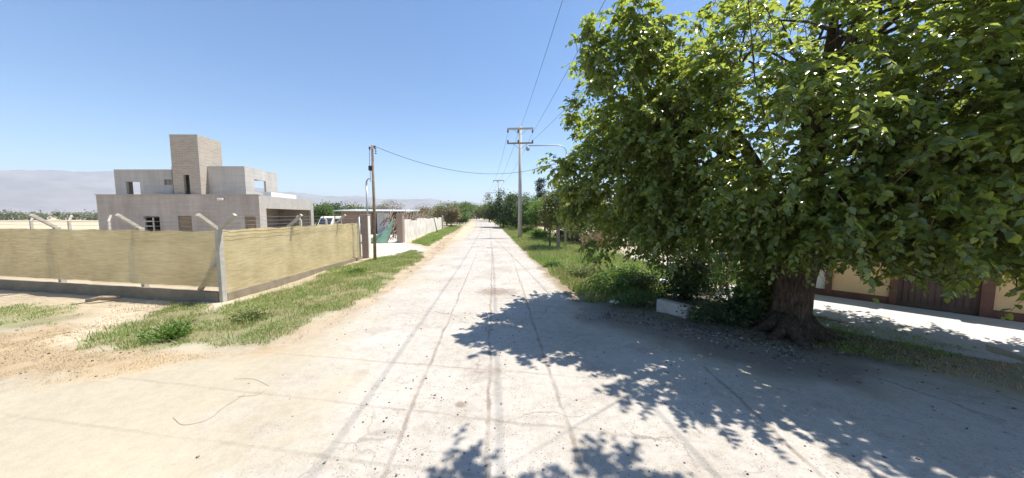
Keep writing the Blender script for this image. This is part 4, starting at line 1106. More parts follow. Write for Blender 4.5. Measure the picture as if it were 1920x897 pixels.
# ------------------------------------------------------------------ pale van seen over the cloth
def van(px, Y_):
    p_ = P(px, 430, Y_); o = empty('parked_van', (p_[0], p_[1], 0), 'pale parked van whose roof shows above the shade cloth, beside the carport', 'van')
    prof = [(-2.3, .45), (2.3, .45), (2.35, 1.0), (2.0, 1.15), (1.2, 2.2), (0.9, 2.34), (-2.2, 2.34), (-2.35, 2.2)]
    mb = MB(); mb.prism(prof, (p_[0] + .95, p_[1], 0), (0, -1, 0), (0, 0, 1), 1.9) ; mb.build('body', M['white'], o, bevel=0.06)
    mb = MB(); mb.prism([(1.32, 2.10), (1.94, 1.24), (1.97, 1.24), (1.35, 2.12)], (p_[0] + .8, p_[1], 0), (0, -1, 0), (0, 0, 1), 1.6); mb.build('windscreen', M['glass'], o)
    for s in (-1, 1):
        for a0, a1 in ((-2.0, -.7), (-.5, 1.1)):
            mb = MB(); mb.box((p_[0] + s * .953 - .006, p_[1] - a1, 1.35), (p_[0] + s * .953 + .006, p_[1] - a0, 2.0)); mb.build('window', M['glass'], o)
        for a in (-1.5, 1.5):
            mb = MB(); mb.tube([(p_[0] + s * .95, p_[1] - a, .34), (p_[0] + s * .72, p_[1] - a, .34)], .34, 14); mb.build('wheel', M['rubber'], o)
van(624, 44)

# ------------------------------------------------------------------ wood pole, service mast, gate, shed, whitewashed wall
def at_g(px, py): g = G(px, py); return Vector((float(g[0]), float(g[1]), 0))
wp = at_g(703, 488); wtop = Vector(P(697.5, 273, wp.y))
pole = empty('wooden_pole', wp, 'slim leaning wooden service pole beside the gateway with a small black box', 'pole')
mb = MB(); mb.tube([wp + Vector((0, 0, -.2)), wp.lerp(wtop, .5) + Vector((.03, 0, 0)), wtop], [.085, .075, .06], 10, jit=.04); mb.build('shaft', M['wood'], pole)
mb = MB(); bp = Vector(P(696.5, 316, wp.y)); mb.box((bp.x - .13, bp.y - .12, bp.z - .13), (bp.x + .08, bp.y + .1, bp.z + .13)); mb.build('junction_box', M['black'], pole, bevel=.03)
for sx_, z0 in ((-.14, -.12), (.14, -.06)):
    mb = MB(); q_ = wtop + Vector((sx_, 0, z0)); mb.bar(wtop + Vector((0, 0, z0)), q_, .03, .03); mb.lathe((q_.x, q_.y, q_.z - .1), [(.03, 0), (.055, .03), (.035, .07), (.055, .1), (.03, .16)], 8); mb.build('insulator', M['insul'], pole)
mb = MB(); q_ = wtop + Vector((.19, 0, -.1))
for k in range(3): mb.lathe((q_.x, q_.y, q_.z - .12 - .12 * k), [(.012, 0), (.05, .02), (.05, .05), (.012, .08)], 8)
mb.build('insulator_string', M['insul'], pole)
sm_b = P(689, 398, 30.0); sm_t = Vector(P(687, 341, 30.0))
mast = empty('service_mast', (sm_b[0], sm_b[1], 0), 'grey metal mast with curved cable end standing behind the gate pillar', 'mast')
mb = MB(); mb.tube([(sm_b[0], sm_b[1], -.1), (sm_t.x, sm_t.y, sm_t.z)], .085, 8); mb.build('pipe', M['metal'], mast)
mb = MB(); mb.tube([sm_t, sm_t + Vector((.12, 0, .2)), sm_t + Vector((.4, 0, .35))], .06, 8); mb.build('spout', M['metal'], mast)

gp = at_g(676, 487)
o = empty('metal_post', gp, 'thin grey metal post at the end of the shade cloth, before the brick pillar', 'post')
mb = MB(); mb.tube([gp + Vector((0, 0, -.1)), gp + Vector((0, 0, 2.42))], .045, 8); mb.build('pipe', M['metal'], o)
mb = MB(); mb.lathe((gp.x, gp.y, 2.42), [(.05, 0), (.055, .03), (.02, .05)], 8); mb.build('cap', M['metal'], o)
def pillar(base, w, h, label, hinge=True):
    o = empty('brick_pillar', base, label, 'pillar', 'brick pillars of the gateway')
    mb = MB(); mb.box((base.x - w / 2, base.y - w / 2, -.1), (base.x + w / 2, base.y + w / 2, h)); mb.build('shaft', M['brick_dark'], o, bevel=.01)
    mb = MB(); mb.box((base.x - w / 2 - .03, base.y - w / 2 - .03, h + .002), (base.x + w / 2 + .03, base.y + w / 2 + .03, h + .08)); mb.build('cap', M['brick_dark'], o, bevel=.01)
    return o
pl_ = at_g(688, 483); pr_ = at_g(752, 455)
po = pillar(pl_, .36, 2.48, 'nearer brick gate pillar beside the slim wooden pole')
mb = MB(); mb.bar((pl_.x + .19, pl_.y, .0), (pl_.x + .19, pl_.y, 2.46), .03, .3, up=(0, 1, 0)); mb.build('painted_sunlit_face', M['whitewash'], po)  # pale slab puts the pillar's sunlit side into its colour
mb = MB(); mb.box((pl_.x - .55, pl_.y - .1, 1.95), (pl_.x - .185, pl_.y + .1, 2.4)); mb.build('brick_stub', M['brick_dark'], po)
pillar(pr_, .55, 2.55, 'farther brick gate pillar joined to the whitewashed wall')
# whitewashed wall with posts
we = G(828, 430); we = Vector((we[0], we[1], 0))
wst = pr_ + Vector((.2, .3, 0))
ww = empty('whitewashed_wall', wst, 'stained whitewashed wall running back from the farther gate pillar along the road', 'wall')
dv = (we - wst); L = dv.length; dv.normalize()
mb = MB(); nseg = 9
for k in range(nseg):
    a = wst + dv * (L * k / nseg); h = 2.1 - .12 * (k % 3 == 1) + random.uniform(-.05, .05)
    mb.wall(a, dv, L / nseg - .004, h, .2 + .004 * (k % 2), z0=-.1)
mb.build('panel', M['whitewash'], ww)
sp = wst + dv * (L * .62) + Vector((.45, 0, 0))
o = empty('leaning_stake', sp, 'dark wooden stake leaning against the whitewashed wall', 'stake')
mb = MB(); mb.tube([sp + Vector((.25, 0, -.05)), sp + Vector((-.25, .05, 2.2))], [.07, .055], 7, jit=.1); mb.build('shaft', M['darkwood'], o)
ep = we + Vector((.1, .4, 0)); o = empty('wall_end_post', ep, 'squared pale post at the far end of the whitewashed wall', 'post')
mb = MB(); mb.bar(ep + Vector((0, 0, -.1)), ep + Vector((0, 0, 2.5)), .25, .25); mb.build('shaft', M['post'], o, bevel=.02)
# heap of brushwood behind the wall
bc = wst + dv * (L * .42) + Vector((-1.6, 0, 0))
hp = empty('brushwood_heap', bc, 'heap of grey brushwood stacked higher than the whitewashed wall', 'brushwood')
mb = MB()
for k in range(260):
    t_ = random.uniform(-.42, .42) * L; c_ = bc + dv * t_ + Vector((random.uniform(-.9, .9), 0, random.uniform(.3, 2.6)))
    a_ = random.uniform(-.9, .9); e_ = random.uniform(.1, 1.2); l_ = random.uniform(.5, 1.1)
    d_ = Vector((math.sin(a_) * .5, math.cos(a_) * math.cos(e_), math.sin(e_))) * l_
    mb.tube([c_ - d_, c_ + d_ * .2 + Vector((0, 0, .06)), c_ + d_], [.045, .035, .015], 4)
mb.build('branches', M['twig'], hp)
# green shade net slumped off the far pillar
nb = pr_ + Vector((-.35, -.5, 0))
n1_, n2_ = 22, 16
vs_, fs_ = [], []
for i in range(n1_):
    u = i / (n1_ - 1)
    for j in range(n2_):
        w = j / (n2_ - 1)
        top = nb + Vector((-.05 - .25 * w, 0, 2.25 - .5 * w))
        botx = -0.4 - 1.9 * w - .3 * u
        p_ = top.lerp(nb + Vector((botx, -1.0 * w - .4, .04)), u)
        sag = math.sin(u * math.pi) * .35 * (w - .2)
        p_ += Vector((sag * .9 + .10 * math.sin(w * 9 + u * 2), .22 * math.sin(w * 8 + u * 3) * u, -.22 * sag + .03 * math.sin(u * 17 + w * 11)))
        p_.z = max(p_.z, .03 + .02 * math.sin(i * 1.7 + j * 2.3)); vs_.append(p_)
for i in range(n1_ - 1):
    for j in range(n2_ - 1): fs_.append((i * n2_ + j, i * n2_ + j + 1, (i + 1) * n2_ + j + 1, (i + 1) * n2_ + j))
mb = MB(); mb.add(vs_, fs_, True); no = mb.build('shade_net', M['net'])
so_ = no.modifiers.new('thick', 'SOLIDIFY'); so_.thickness = .012
tag(no, 'green shade net hanging slack from the gate pillar down to the ground', 'net')
# shed
SY = 42.0
sx0, sx1 = pxX(640, 405, SY), pxX(762, 405, SY); sh = pz(720, 396, SY)
shed = empty('yard_shed', ((sx0 + sx1) / 2, SY, 0), 'low flat roofed yard shed of dark brick and zinc sheets behind the gateway', 'shed')
xm = pxX(697, 405, SY); xd = pxX(706, 405, SY); xw = pxX(735, 405, SY)
mb = MB(); mb.wall((xm, SY, 0), (-1, 0, 0), xm - sx0, sh - .12, .2, z0=-.1, inward=(0, 1, 0)); mb.wall((sx0 + .2, SY + .21, 0), (0, 1, 0), 4.5, sh - .12, .2, z0=-.1, inward=(-1, 0, 0))
mb.wall((sx1, SY + 4.8, 0), (-1, 0, 0), sx1 - sx0 - .3, sh - .15, .2, z0=-.1, inward=(0, -1, 0)); mb.build('brick_wall', M['brick_dark'], shed)
def corrugated(x0, x1, y_, z0, z1):
    n = max(8, int((x1 - x0) / .04)); vs_ = []; fs_ = []
    for k in range(n + 1):
        x_ = x0 + (x1 - x0) * k / n; yy = y_ + .018 * math.sin(k * math.pi / 2)
        vs_ += [(x_, yy, z0), (x_, yy, z1)]
    for k in range(n): fs_.append((2 * k, 2 * k + 2, 2 * k + 3, 2 * k + 1))
    return MB().add(vs_, fs_)
corrugated(xd, (xd + xw) / 2 - .05, SY + .05, 0, sh - .2).build('zinc_sheet', M['sheet'], shed)
corrugated((xd + xw) / 2 - .03, xw, SY - .1, 0.05, sh - .25).build('zinc_sheet', M['sheet'], shed)
mb = MB(); mb.wall((xw + .1, SY + .05, 0), (1, 0, 0), sx1 - xw - .1, sh - .12, .15, z0=-.1, inward=(0, 1, 0)); mb.build('plank_wall', M['darkwood'], shed)
mb = MB(); mb.add([(sx0 - .6, SY - 1.0, sh - .05), (sx1 + .3, SY - 1.0, sh - .12), (sx1 + .3, SY + 5.2, sh + .12), (sx0 - .6, SY + 5.2, sh + .18), (sx0 - .6, SY - 1.0, sh + .08), (sx1 + .3, SY - 1.0, sh + .01), (sx1 + .3, SY + 5.2, sh + .25), (sx0 - .6, SY + 5.2, sh + .31)], [(3, 2, 1, 0), (4, 5, 6, 7), (0, 1, 5, 4), (1, 2, 6, 5), (2, 3, 7, 6), (3, 0, 4, 7)])
mb.build('roof', M['sheet'], shed)
for x_ in (sx0 - .4, xm, xw, sx1 + .1):
    mb = MB(); mb.tube([(x_, SY - .85, -.1), (x_, SY - .85, sh - .1)], .06, 6); mb.build('roof_post', M['wood'], shed)

# ------------------------------------------------------------------ power poles and wires
def power_pole(bx, by, top, arms, arm_r, label, detail=True):
    o = empty('power_pole', (bx, by, 0), label, 'power pole', 'concrete power poles along the road')
    mb = MB(); mb.tube([(bx, by, -.2), (bx, by, top)], [.24, .14], 12); mb.build('shaft', M['polecon'], o)
    pts = []
    for z_, dark in arms:
        mb = MB(); mb.bar((bx - arm_r, by - .2, z_), (bx + arm_r, by - .2, z_ + .05), .13, .20 if not dark else .15); am = mb.build('crossarm', M['polecon'] if not dark else M['wood'], o, bevel=.01)
        for s in (-1, 1):
            mb = MB(); mb.bar((bx + s * .75, by - .16, z_ - .06), (bx + s * .02, by - .16, z_ - .62), .04, .04); mb.build('strut', M['metal'], o)
        for s in (-1, 0 if not dark else .0, 1):
            x_ = bx + s * (arm_r - .08) - (.22 if s == 0 else 0)
            zz = z_ - .42 if not dark else z_ + .05
            mb = MB(); mb.lathe((x_, by - .2, zz), [(.03, 0), (.10, .04), (.06, .09), (.12, .15), (.06, .22), (.09, .28), (.03, .33)], 9); mb.build('insulator', M['insul'], am)
            pts.append(Vector((x_, by - .2, zz + .02 if not dark else zz + .3)))
    return o, pts
pb = at_g(975, 446)
ztop = pz(975, 237, pb.y)
_, A1 = power_pole(pb.x, pb.y, ztop, [(pz(975, 243, pb.y), False), (pz(975, 270, pb.y), True)], 1.42, 'tall grey concrete power pole with two crossarms on the right verge')
p2 = P(935, 400, 84); _, A2 = power_pole(float(p2[0]), 84, pz(935, 337, 84), [(pz(935, 339, 84), False)], 1.45, 'distant power pole with one crossarm above the dark trees')
p3 = P(917, 400, 130); _, A3 = power_pole(float(p3[0]), 130, pz(917, 361, 130), [(pz(917, 362, 130), False)], 1.45, 'smallest farthest power pole above the yellowish trees by the bend')
def wire(a, b, sag, r, label, n=40, name='overhead_wire', group=None):
    a, b = Vector(a), Vector(b); mb = MB()
    mb.tube([a.lerp(b, t_) - Vector((0, 0, sag * 4 * t_ * (1 - t_))) for t_ in np.linspace(0, 1, n)], r, 5, cap=False)
    return tag(mb.build(name, M['wire']), label, 'wire', group)
top = Vector((pb.x + .1, pb.y, ztop))
def ext(px, py, z_, a):
    """end point of a straight run from a through the point at height z seen at px,py, carried on behind the camera"""
    q_ = Vector(G(px, py, z_)); d_ = (q_ - a); t_ = (a.y + 14) / (a.y - q_.y)
    e_ = a + d_ * t_; e_.z = a.z; return e_
gw = 'power lines overhead'
for a_, px, py, zq, lab in ((top, 1055, 0, ztop - .75, 'leftmost overhead power wire, leaving the pole top towards the viewer'), (A1[2], 1135, 0, ztop - 1.3, 'middle overhead power wire, from the right end of the upper crossarm'), (A1[5], 1200, 50, pz(975, 270, pb.y) - .7, 'lowest overhead power wire, from the right end of the lower crossarm')):
    e_ = ext(px, py, zq, a_); t_ = (a_.y - G(px, py, zq)[1]) / (a_.y + 14)
    wire(a_, e_, (a_.z - zq) / (4 * t_ * (1 - t_)), .011, lab, 60, group=gw)
for i_, lab in ((0, 'far overhead wire from left insulator of the tall pole'), (1, 'far overhead wire from middle insulator of the tall pole'), (2, 'far overhead wire from right insulator of the tall pole')):
    wire(A1[i_], A2[i_], .9, .014, lab + ' to the distant pole', group='power lines down the road')
    wire(A2[i_], A3[i_], .9, .016, lab.replace('the tall pole', 'the distant pole') + ' to the farthest', group='power lines farthest')
# street lamp on its own mast behind the mulberry
LY = 25.0
lx_ = pxX(1062, 300, LY); zz_ = pz(1040, 273, LY)
lamp = empty('street_lamp', (lx_, LY, 0), 'street lamp with long horizontal arm reaching out from behind the mulberry', 'street lamp')
mb = MB(); mb.tube([(lx_, LY, -.1), (lx_, LY, zz_ - .7)], [.11, .07], 10); mb.build('mast', M['metal'], lamp)
mb = MB(); xe_ = pxX(990, 273, LY)
mb.tube([(lx_, LY, zz_ - .75), (lx_ - .03, LY, zz_ - .4), (lx_ - .22, LY, zz_ - .12), (lx_ - .6, LY, zz_), (lx_ - 1.6, LY, zz_), (xe_, LY, zz_ - .03)], .04, 8); arm_ = mb.build('arm', M['metal'], lamp)
mb = MB(); mb.lathe((xe_ - .02, LY, zz_ - .42), [(.06, 0), (.13, .04), (.17, .14), (.12, .26), (.05, .36), (.03, .44)], 12); mb.build('lamp_head', M['metal'], lamp)
wire(wtop + Vector((.16, 0, -.05)), (lx_, LY, pz(1062, 297, LY)), 1.35, .014, 'slack service cable from the wooden pole across the road to the lamp mast', name='service_cable')
wire(wtop + Vector((-.14, 0, -.1)), bp + Vector((-.1, 0, .1)), -.0, .012, 'short cable dropping from the wooden pole top to its black box', name='drop_cable')
wire(bp + Vector((-.08, 0, -.1)), sm_t + Vector((.4, 0, .35)), .5, .014, 'cable sagging from the black box to the grey metal mast', name='drop_cable')

# ------------------------------------------------------------------ ochre wall with pillars and gate
oww = empty('ochre_wall', (*wpt(0), 0), 'ochre plastered wall with maroon pillars behind the mulberry trunk, facing the pale pavement', 'wall')
HW = 2.5
def wseg(s0, s1, h, t_, m, name, z0=-.05, n0=0.0):
    mb = MB(); a_ = wpt(s0, n0); mb.wall((a_[0], a_[1], 0), (WD[0], WD[1], 0), s1 - s0, h, t_, z0=z0, inward=(-WN[0], -WN[1], 0))
    return mb.build(name, m, oww)
cuts = {k: wall_at(k) for k in (1545, 1558, 1666, 1681, 1838, 1864)}
wseg(-1.6, cuts[1545], HW, .2, M['white'], 'white_panel')
wseg(cuts[1545], cuts[1558], HW + .15, .3, M['maroon'], 'pillar', n0=.05)
wseg(cuts[1558], cuts[1666], HW, .2, M['orange'], 'panel')
wseg(cuts[1666], cuts[1681], HW + .15, .3, M['maroon'], 'pillar', n0=.05)
gt = wseg(cuts[1681], cuts[1838], HW - .1, .06, M['gate'], 'gate', z0=-.05, n0=-.05)
mb = MB(); 
for k in range(1, 12):
    a_ = wpt(cuts[1681] + (cuts[1838] - cuts[1681]) * k / 12, -.045); mb.bar((a_[0], a_[1], .14), (a_[0], a_[1], HW - .12), .035, .03)
mb.build('gate_rib', M['gate'], gt)
wseg(cuts[1838], cuts[1864], HW + .15, .3, M['maroon'], 'pillar', n0=.05)
wseg(cuts[1864], cuts[1864] + 4.5, HW, .2, M['orange'], 'panel')
wseg(cuts[1864] + 4.5, cuts[1864] + 4.9, HW + .15, .3, M['maroon'], 'pillar', n0=.05)
for s0, s1 in ((-1.6, cuts[1545]), (cuts[1558], cuts[1666]), (cuts[1864], cuts[1864] + 4.5)):
    wseg(s0 + .002, s1 - .002, .22, .02, M['maroon'], 'base_strip', n0=.023)
    mb = MB(); a_, b_ = wpt(s0, -.1), wpt(s1, -.1); mb.bar((a_[0], a_[1], HW + .04), (b_[0], b_[1], HW + .04), .26, .08); mb.build('coping', M['maroon'], oww)

# ------------------------------------------------------------------ planter block, stakes, litter
cb0 = G(1230, 582); cb1 = G(1287, 598); d_ = (cb1 - cb0); L_ = float(np.linalg.norm(d_)); d_ /= L_; nn_ = np.array([-d_[1], d_[0], 0]); nn_ = nn_ if nn_[1] > 0 else -nn_
mb = MB(); c_ = (cb0 + cb1) / 2 + nn_ * .11; mb.bar(c_ - d_ * L_ / 2 + np.array([0, 0, .10]), c_ + d_ * L_ / 2 + np.array([0, 0, .10]), .22, .40)
tag(mb.build('concrete_block', M['block'], bevel=.02), 'short pale concrete block lying at the road edge beside the shrubs', 'block')
stk = [((1032, 462), 2.0, .035, M['darkwood'], 'dark thin stake left of the small brown tree'), ((1090, 470), 1.5, .04, M['wood'], 'pale stake under the left edge of the mulberry'), ((1178, 492), 1.7, .03, M['wood'], 'thin stake nearest the hanging mulberry branch'),
       ((1240, 524), 1.35, .03, M['maroon'], 'left reddish stake of the pair behind the litter'), ((1250, 525), 1.35, .03, M['maroon'], 'right reddish stake of the pair behind the litter'), ((1362, 552), 1.3, .045, M['darkwood'], 'thick stake among the shrubs left of the big trunk'), ((1350, 548), 1.2, .035, M['wood'], 'thin stake among the shrubs, next to the thick one')]
for (px, py), h, r, m_, lab in stk:
    b_ = at_g(px, py); mb = MB(); mb.tube([b_ + Vector((0, 0, -.1)), b_ + Vector((random.uniform(-.05, .05), 0, h * .5)), b_ + Vector((random.uniform(-.08, .08), 0, h))], [r, r * .9, r * .8], 7, jit=.08)
    tag(mb.build('stake', m_), lab, 'stake', 'stakes along the right verge')
def crumpled(px, py, r, label, m_=M['plastic']):
    c_ = at_g(px, py); vs_ = []; n = 14
    for i in range(8):
        ph = math.pi * i / 7
        for k in range(n):
            a_ = 2 * math.pi * k / n; rr = r * random.uniform(.6, 1.1)
            vs_.append(c_ + Vector((rr * 1.3 * math.sin(ph) * math.cos(a_), rr * math.sin(ph) * math.sin(a_), .05 + r * .4 + rr * .55 * math.cos(ph))))
    fs_ = [(i * n + k, i * n + (k + 1) % n, (i + 1) * n + (k + 1) % n, (i + 1) * n + k) for i in range(7) for k in range(n)]
    tag(MB().add(vs_, fs_).build('plastic_bag', m_), label, 'litter', 'scraps of litter')
crumpled(1245, 533, .17, 'pale blue crumpled bag caught in the weeds near the reddish stakes')
crumpled(1152, 572, .11, 'dull white crumpled bag at the shaded road edge', M['white'])
bt = at_g(190, 566)
o = empty('broken_branch', bt, 'short broken branch lying on bare earth below the front fence', 'branch')
mb = MB(); mb.tube([bt + Vector((-.28, -.1, .05)), bt + Vector((0, 0, .12)), bt + Vector((.3, .2, .08))], [.05, .06, .035], 7, jit=.15); mb.build('stem', M['twig'], o)
for pts, lab in (([(325, 785), (345, 798), (390, 788), (420, 765), (460, 740)], 'long curved dry twig on the dusty ground at left'), ([(440, 712), (475, 712), (505, 725)], 'short curved dry twig on the dusty ground, higher up'), ([(445, 745), (480, 742), (495, 735)], 'straight dry twig on the dusty ground near the road edge')):
    g_ = np.array([G(*p_) + np.array([0, 0, .010]) for p_ in pts]); tt = np.linspace(0, len(g_) - 1, 24)
    k_ = np.clip(tt.astype(int), 0, len(g_) - 2); f_ = (tt - k_)[:, None]
    gm = np.vstack([2 * g_[:1] - g_[1:2], g_, 2 * g_[-1:] - g_[-2:-1]])
    p0_, p1_, p2_, p3_ = gm[k_], gm[k_ + 1], gm[k_ + 2], gm[k_ + 3]
    g_ = .5 * (2 * p1_ + (p2_ - p0_) * f_ + (2 * p0_ - 5 * p1_ + 4 * p2_ - p3_) * f_ ** 2 + (3 * p1_ - p0_ - 3 * p2_ + p3_) * f_ ** 3)
    tag(MB().tube(g_, .0022, 5).build('dry_twig', M['pale_twig']), lab, 'twig', 'dry twigs on the dusty ground')

# ------------------------------------------------------------------ shrubs and weeds on the right
def bush(name, label, px, py, ells, n_cl, per, cr, size, m, cat='bush', group=None, bark=None, stems=7, **kw):
    b_ = at_g(px, py)
    o = empty(name, b_, label, cat, group)
    V_, T_, C_ = crown_mesh(ells, n_cl, per, cr, size, **kw)
    V_[:, 2] = np.maximum(V_[:, 2], 0.01 + 0.03 * RNG.random(len(V_)))
    mb = MB()
    for c_ in C_[RNG.choice(len(C_), min(stems, len(C_)), replace=False)]:
        c_ = Vector(c_); s_ = Vector((c_.x * .25, c_.y * .25, -.05))
        mb.tube([b_ + s_, b_ + s_.lerp(c_, .5) + Vector((0, 0, .08)), b_ + c_], [.025, .018, .008], 5)
    mb.build('stem', bark or M['darkwood'], o)
    mesh_np('foliage', V_, T_, m, o)
    return o
bush('weed_clump', 'bright green leafy weeds in sun at the road edge', 1150, 548, [((0, 0, .35), (1.0, .7, .4)), ((.7, .3, .45), (.7, .6, .45))], 110, 38, .22, .085, M['leaf_weed'], 'weeds', shell=.2)
bush('weed_clump', 'yellowish green weeds between the bright weeds and the blue bag', 1205, 552, [((.1, 0, .35), (.75, .5, .4))], 60, 34, .2, .075, M['leaf_olive'], 'weeds', shell=.2)
bush('weed_clump', 'low dark weeds in shade just left of the concrete block', 1200, 572, [((-.1, 0, .15), (.9, .3, .25))], 50, 30, .18, .07, M['leaf_mid'], 'weeds', shell=.2)
bush('shrub', 'dark shrub standing directly behind the concrete block', 1290, 562, [((0, .1, .7), (.65, .5, .8))], 120, 40, .3, .09, M['leaf_dark'], shell=.3)
bush('shrub', 'low dark ground shrub between the block and the big trunk', 1370, 605, [((0, .1, .2), (.95, .5, .35)), ((.5, .2, .4), (.5, .4, .45))], 110, 34, .24, .085, M['leaf_dark'], shell=.2)
bush('shrub', 'leafy green suckers growing against the left side of the trunk', 1425, 600, [((0, 0, .9), (.5, .35, .9))], 90, 32, .25, .11, M['leaf'], shell=.3, tmpl=LEAF, tri=LEAFT)
bush('shrub', 'loose shrub with thin stems in shade behind the stakes', 1335, 545, [((0, 0, .85), (.95, .6, .75))], 100, 38, .3, .09, M['leaf_mid'], shell=.4)
for k, (px, py, r, h, lab) in enumerate(((318, 632, .42, .24, 'tussock of long green grass nearest the dusty side street'), (470, 600, .35, .10, 'low broad leaved weeds in the middle of the left verge'), (668, 512, .5, .2, 'taller weeds beside the sunlit fence, before the wooden pole'))):
    bush('weed_clump', lab, px, py, [((0, 0, h * .4), (r, r * .7, h * .5))], 34, 30, .16, .06, (M['leaf_weed'], M['leaf_olive'])[k % 2], 'weeds', shell=.1, flat=.3, droop=-.6)
for k, (px, py, r, h, lab) in enumerate(((1040, 500, .5, .3, 'leafy weeds at the right road edge, well before the concrete block'), (1090, 520, .6, .4, 'leafy weeds just left of the bright weeds at the mulberry edge'), (1110, 488, .7, .5, 'pale leafy weeds below the hanging mulberry branch'))):
    bush('weed_clump', lab, px, py, [((0, 0, h * .4), (r, r * .8, h * .5))], 50, 32, .2, .075, (M['leaf_weed'], M['leaf_olive'])[k % 2], 'weeds', shell=.1)
for k, (px, py, r, h, lab) in enumerate(((1010, 446, 1.1, .8, 'pale green tall weeds beside the power pole foot'), (990, 436, 1.2, .9, 'tall weeds just behind the power pole'), (962, 424, 1.3, 1.0, 'tall grassy weeds below the dark trees'), (946, 416, 1.6, 1.1, 'farthest strip of tall roadside weeds'), (1060, 448, 1.0, .8, 'pale green weedy growth right of the small pale trunked tree'))):
    bush('weed_clump', lab, px, py, [((0, 0, h * .45), (r, r * 1.6, h * .55))], 70, 40, .4, .16, (M['leaf_weed'], M['leaf_olive'])[k % 2], 'weeds', shell=.1, flat=.2, droop=-.6)

for px, py, r, h, lab in ((1006, 428, 1.6, 1.3, 'pinkish straw coloured dry weeds behind the tall power pole'), (1078, 452, 1.3, 1.1, 'tan dry weeds between the small tree and the mulberry'), (1120, 462, 1.2, 1.0, 'tan dry weeds under the mulberry left edge, by the verge fence')):
    bush('dry_weeds', lab, px, py, [((0, 0, h * .45), (r, r * 1.3, h * .55))], 70, 44, .4, .15, M['leaf_straw'], 'weeds', shell=.1, flat=.2, droop=-.7)
# small brown tree with pale trunk under the lamp
b_ = at_g(1047, 466)
tree('small_tree', 'small tree with pale trunk and half brown foliage left of the mulberry', b_, 1.9, .13, [((.1, 0, 3.4), (1.35, 1.3, 1.7)), ((-.6, 0, 2.6), (.8, .8, .9))], 110, 55, .5, .17, M['leaf_olive'], bark=M['bark_pale'], shell=.3)
b2 = at_g(1030, 462)
tree('dry_shrub', 'brown dry shrub drooping beside the small pale trunked tree', b2, 1.3, .05, [((.1, 0, 2.2), (.65, .6, 1.0))], 60, 45, .35, .13, M['leaf_dry'], bark=M['darkwood'], shell=.3, cat='shrub')

hb = P(1130, 440, 27)
hd = empty('overgrown_hedge', (hb[0], hb[1], 0), 'overgrown dark hedge seen through gaps behind the mulberry', 'hedge')
V_, T__, C_ = crown_mesh([((t_, -.25 * t_ + random.uniform(-.4, .4), random.uniform(1.5, 2.1)), (1.3, 1.0, random.uniform(1.6, 2.5))) for t_ in np.arange(-1.5, 14, 1.1)], 420, 46, .5, .19, shell=.3)
V_[:, 2] = np.maximum(V_[:, 2], .02)
mesh_np('foliage', V_, T__, M['leaf_mid'], hd)

# ------------------------------------------------------------------ trees down the road
def T_(name, label, px, Y_, h, w, m, n_cl=120, per=45, cr=.8, size=.3, th=None, kind='round', **kw):
    p_ = P(px, 420, Y_)
    th = th or h * .3
    if kind == 'cone':
        e_ = [((0, 0, h * (.22 + .16 * k)), (w * .5 * (1 - .17 * k), w * .5 * (1 - .17 * k), h * .12)) for k in range(5)]
    elif kind == 'spires':
        e_ = [((random.uniform(-.45, .45) * w, random.uniform(-.3, .3) * w, h * random.uniform(.5, .62)), (w * .13, w * .13, h * random.uniform(.28, .38))) for k in range(6)] + [((0, 0, h * .38), (w * .5, w * .45, h * .34))]
    else:
        e_ = [((0, 0, h * .55), (w * .42, w * .42, h * .4))] + [((random.uniform(-.36, .36) * w, random.uniform(-.36, .36) * w, h * random.uniform(.35, .8)), (w * random.uniform(.14, .25), w * .22, h * random.uniform(.12, .22))) for k in range(6)]
    return tree(name, label, (p_[0], p_[1], 0), th, .04 * h * .4 + .05, e_, n_cl, per, cr, size, m, 'trees and bushes down the road', **kw)
T_('dark_tree', 'dark green bushy tree with pointed tops left of the tall power pole', 944, 66, 8.3, 7.0, M['leaf_dark'], 200, 60, .95, .32, kind='spires')
T_('dark_tree', 'dark green tree directly behind the tall power pole', 968, 60, 7.2, 5.0, M['leaf_dark'], 140, 55, .9, .3, kind='spires')
T_('roadside_tree', 'mid green bushy tree just right of the tall power pole', 992, 54, 5.8, 4.2, M['leaf_mid'], 130, 50, .8, .28)
T_('roadside_tree', 'light green bushy tree between the conifer and the lamp arm', 1022, 44, 5.0, 4.4, M['leaf_weed'], 130, 50, .7, .25)
T_('roadside_tree', 'green tree rising just behind the small pale trunked tree', 1046, 33, 5.4, 4.2, M['leaf_mid'], 140, 50, .7, .22)
T_('roadside_tree', 'olive tree partly covered by the mulberry left edge, beyond the lamp mast', 1082, 31, 6.0, 4.6, M['leaf_olive'], 140, 50, .7, .22)
T_('conifer', 'lone dark conifer standing above the roadside bushes', 1013, 78, 12.0, 4.4, M['needle'], 150, 60, .7, .32, kind='cone')
T_('roadside_tree', 'olive green tree at the right side of the road bend', 918, 120, 7.0, 9.0, M['leaf_olive'], 130, 45, 1.3, .5)
T_('roadside_tree', 'yellowish tree in front of the farthest power pole', 908, 150, 7.5, 10.0, M['leaf_olive'], 120, 45, 1.4, .55)
T_('roadside_tree', 'dim green tree closing the end of the road', 893, 240, 11.0, 15.0, M['leaf_mid'], 120, 45, 2.0, .8)
T_('roadside_tree', 'farther dim tree left of the road end', 872, 230, 11.5, 17.0, M['leaf_mid'], 120, 45, 2.0, .8)
T_('roadside_bush', 'large green bush on the left of the far road', 858, 95, 6.8, 7.5, M['leaf_mid'], 170, 50, 1.1, .38)
T_('roadside_bush', 'green bush behind the far end of the whitewashed wall', 838, 78, 6.0, 7.0, M['leaf_olive'], 160, 50, 1.0, .34)
T_('dry_bush', 'brownish dry bush leaning to the road after the whitewashed wall', 846, 68, 4.6, 4.0, M['leaf_dry'], 130, 50, .7, .24, cat='bush')
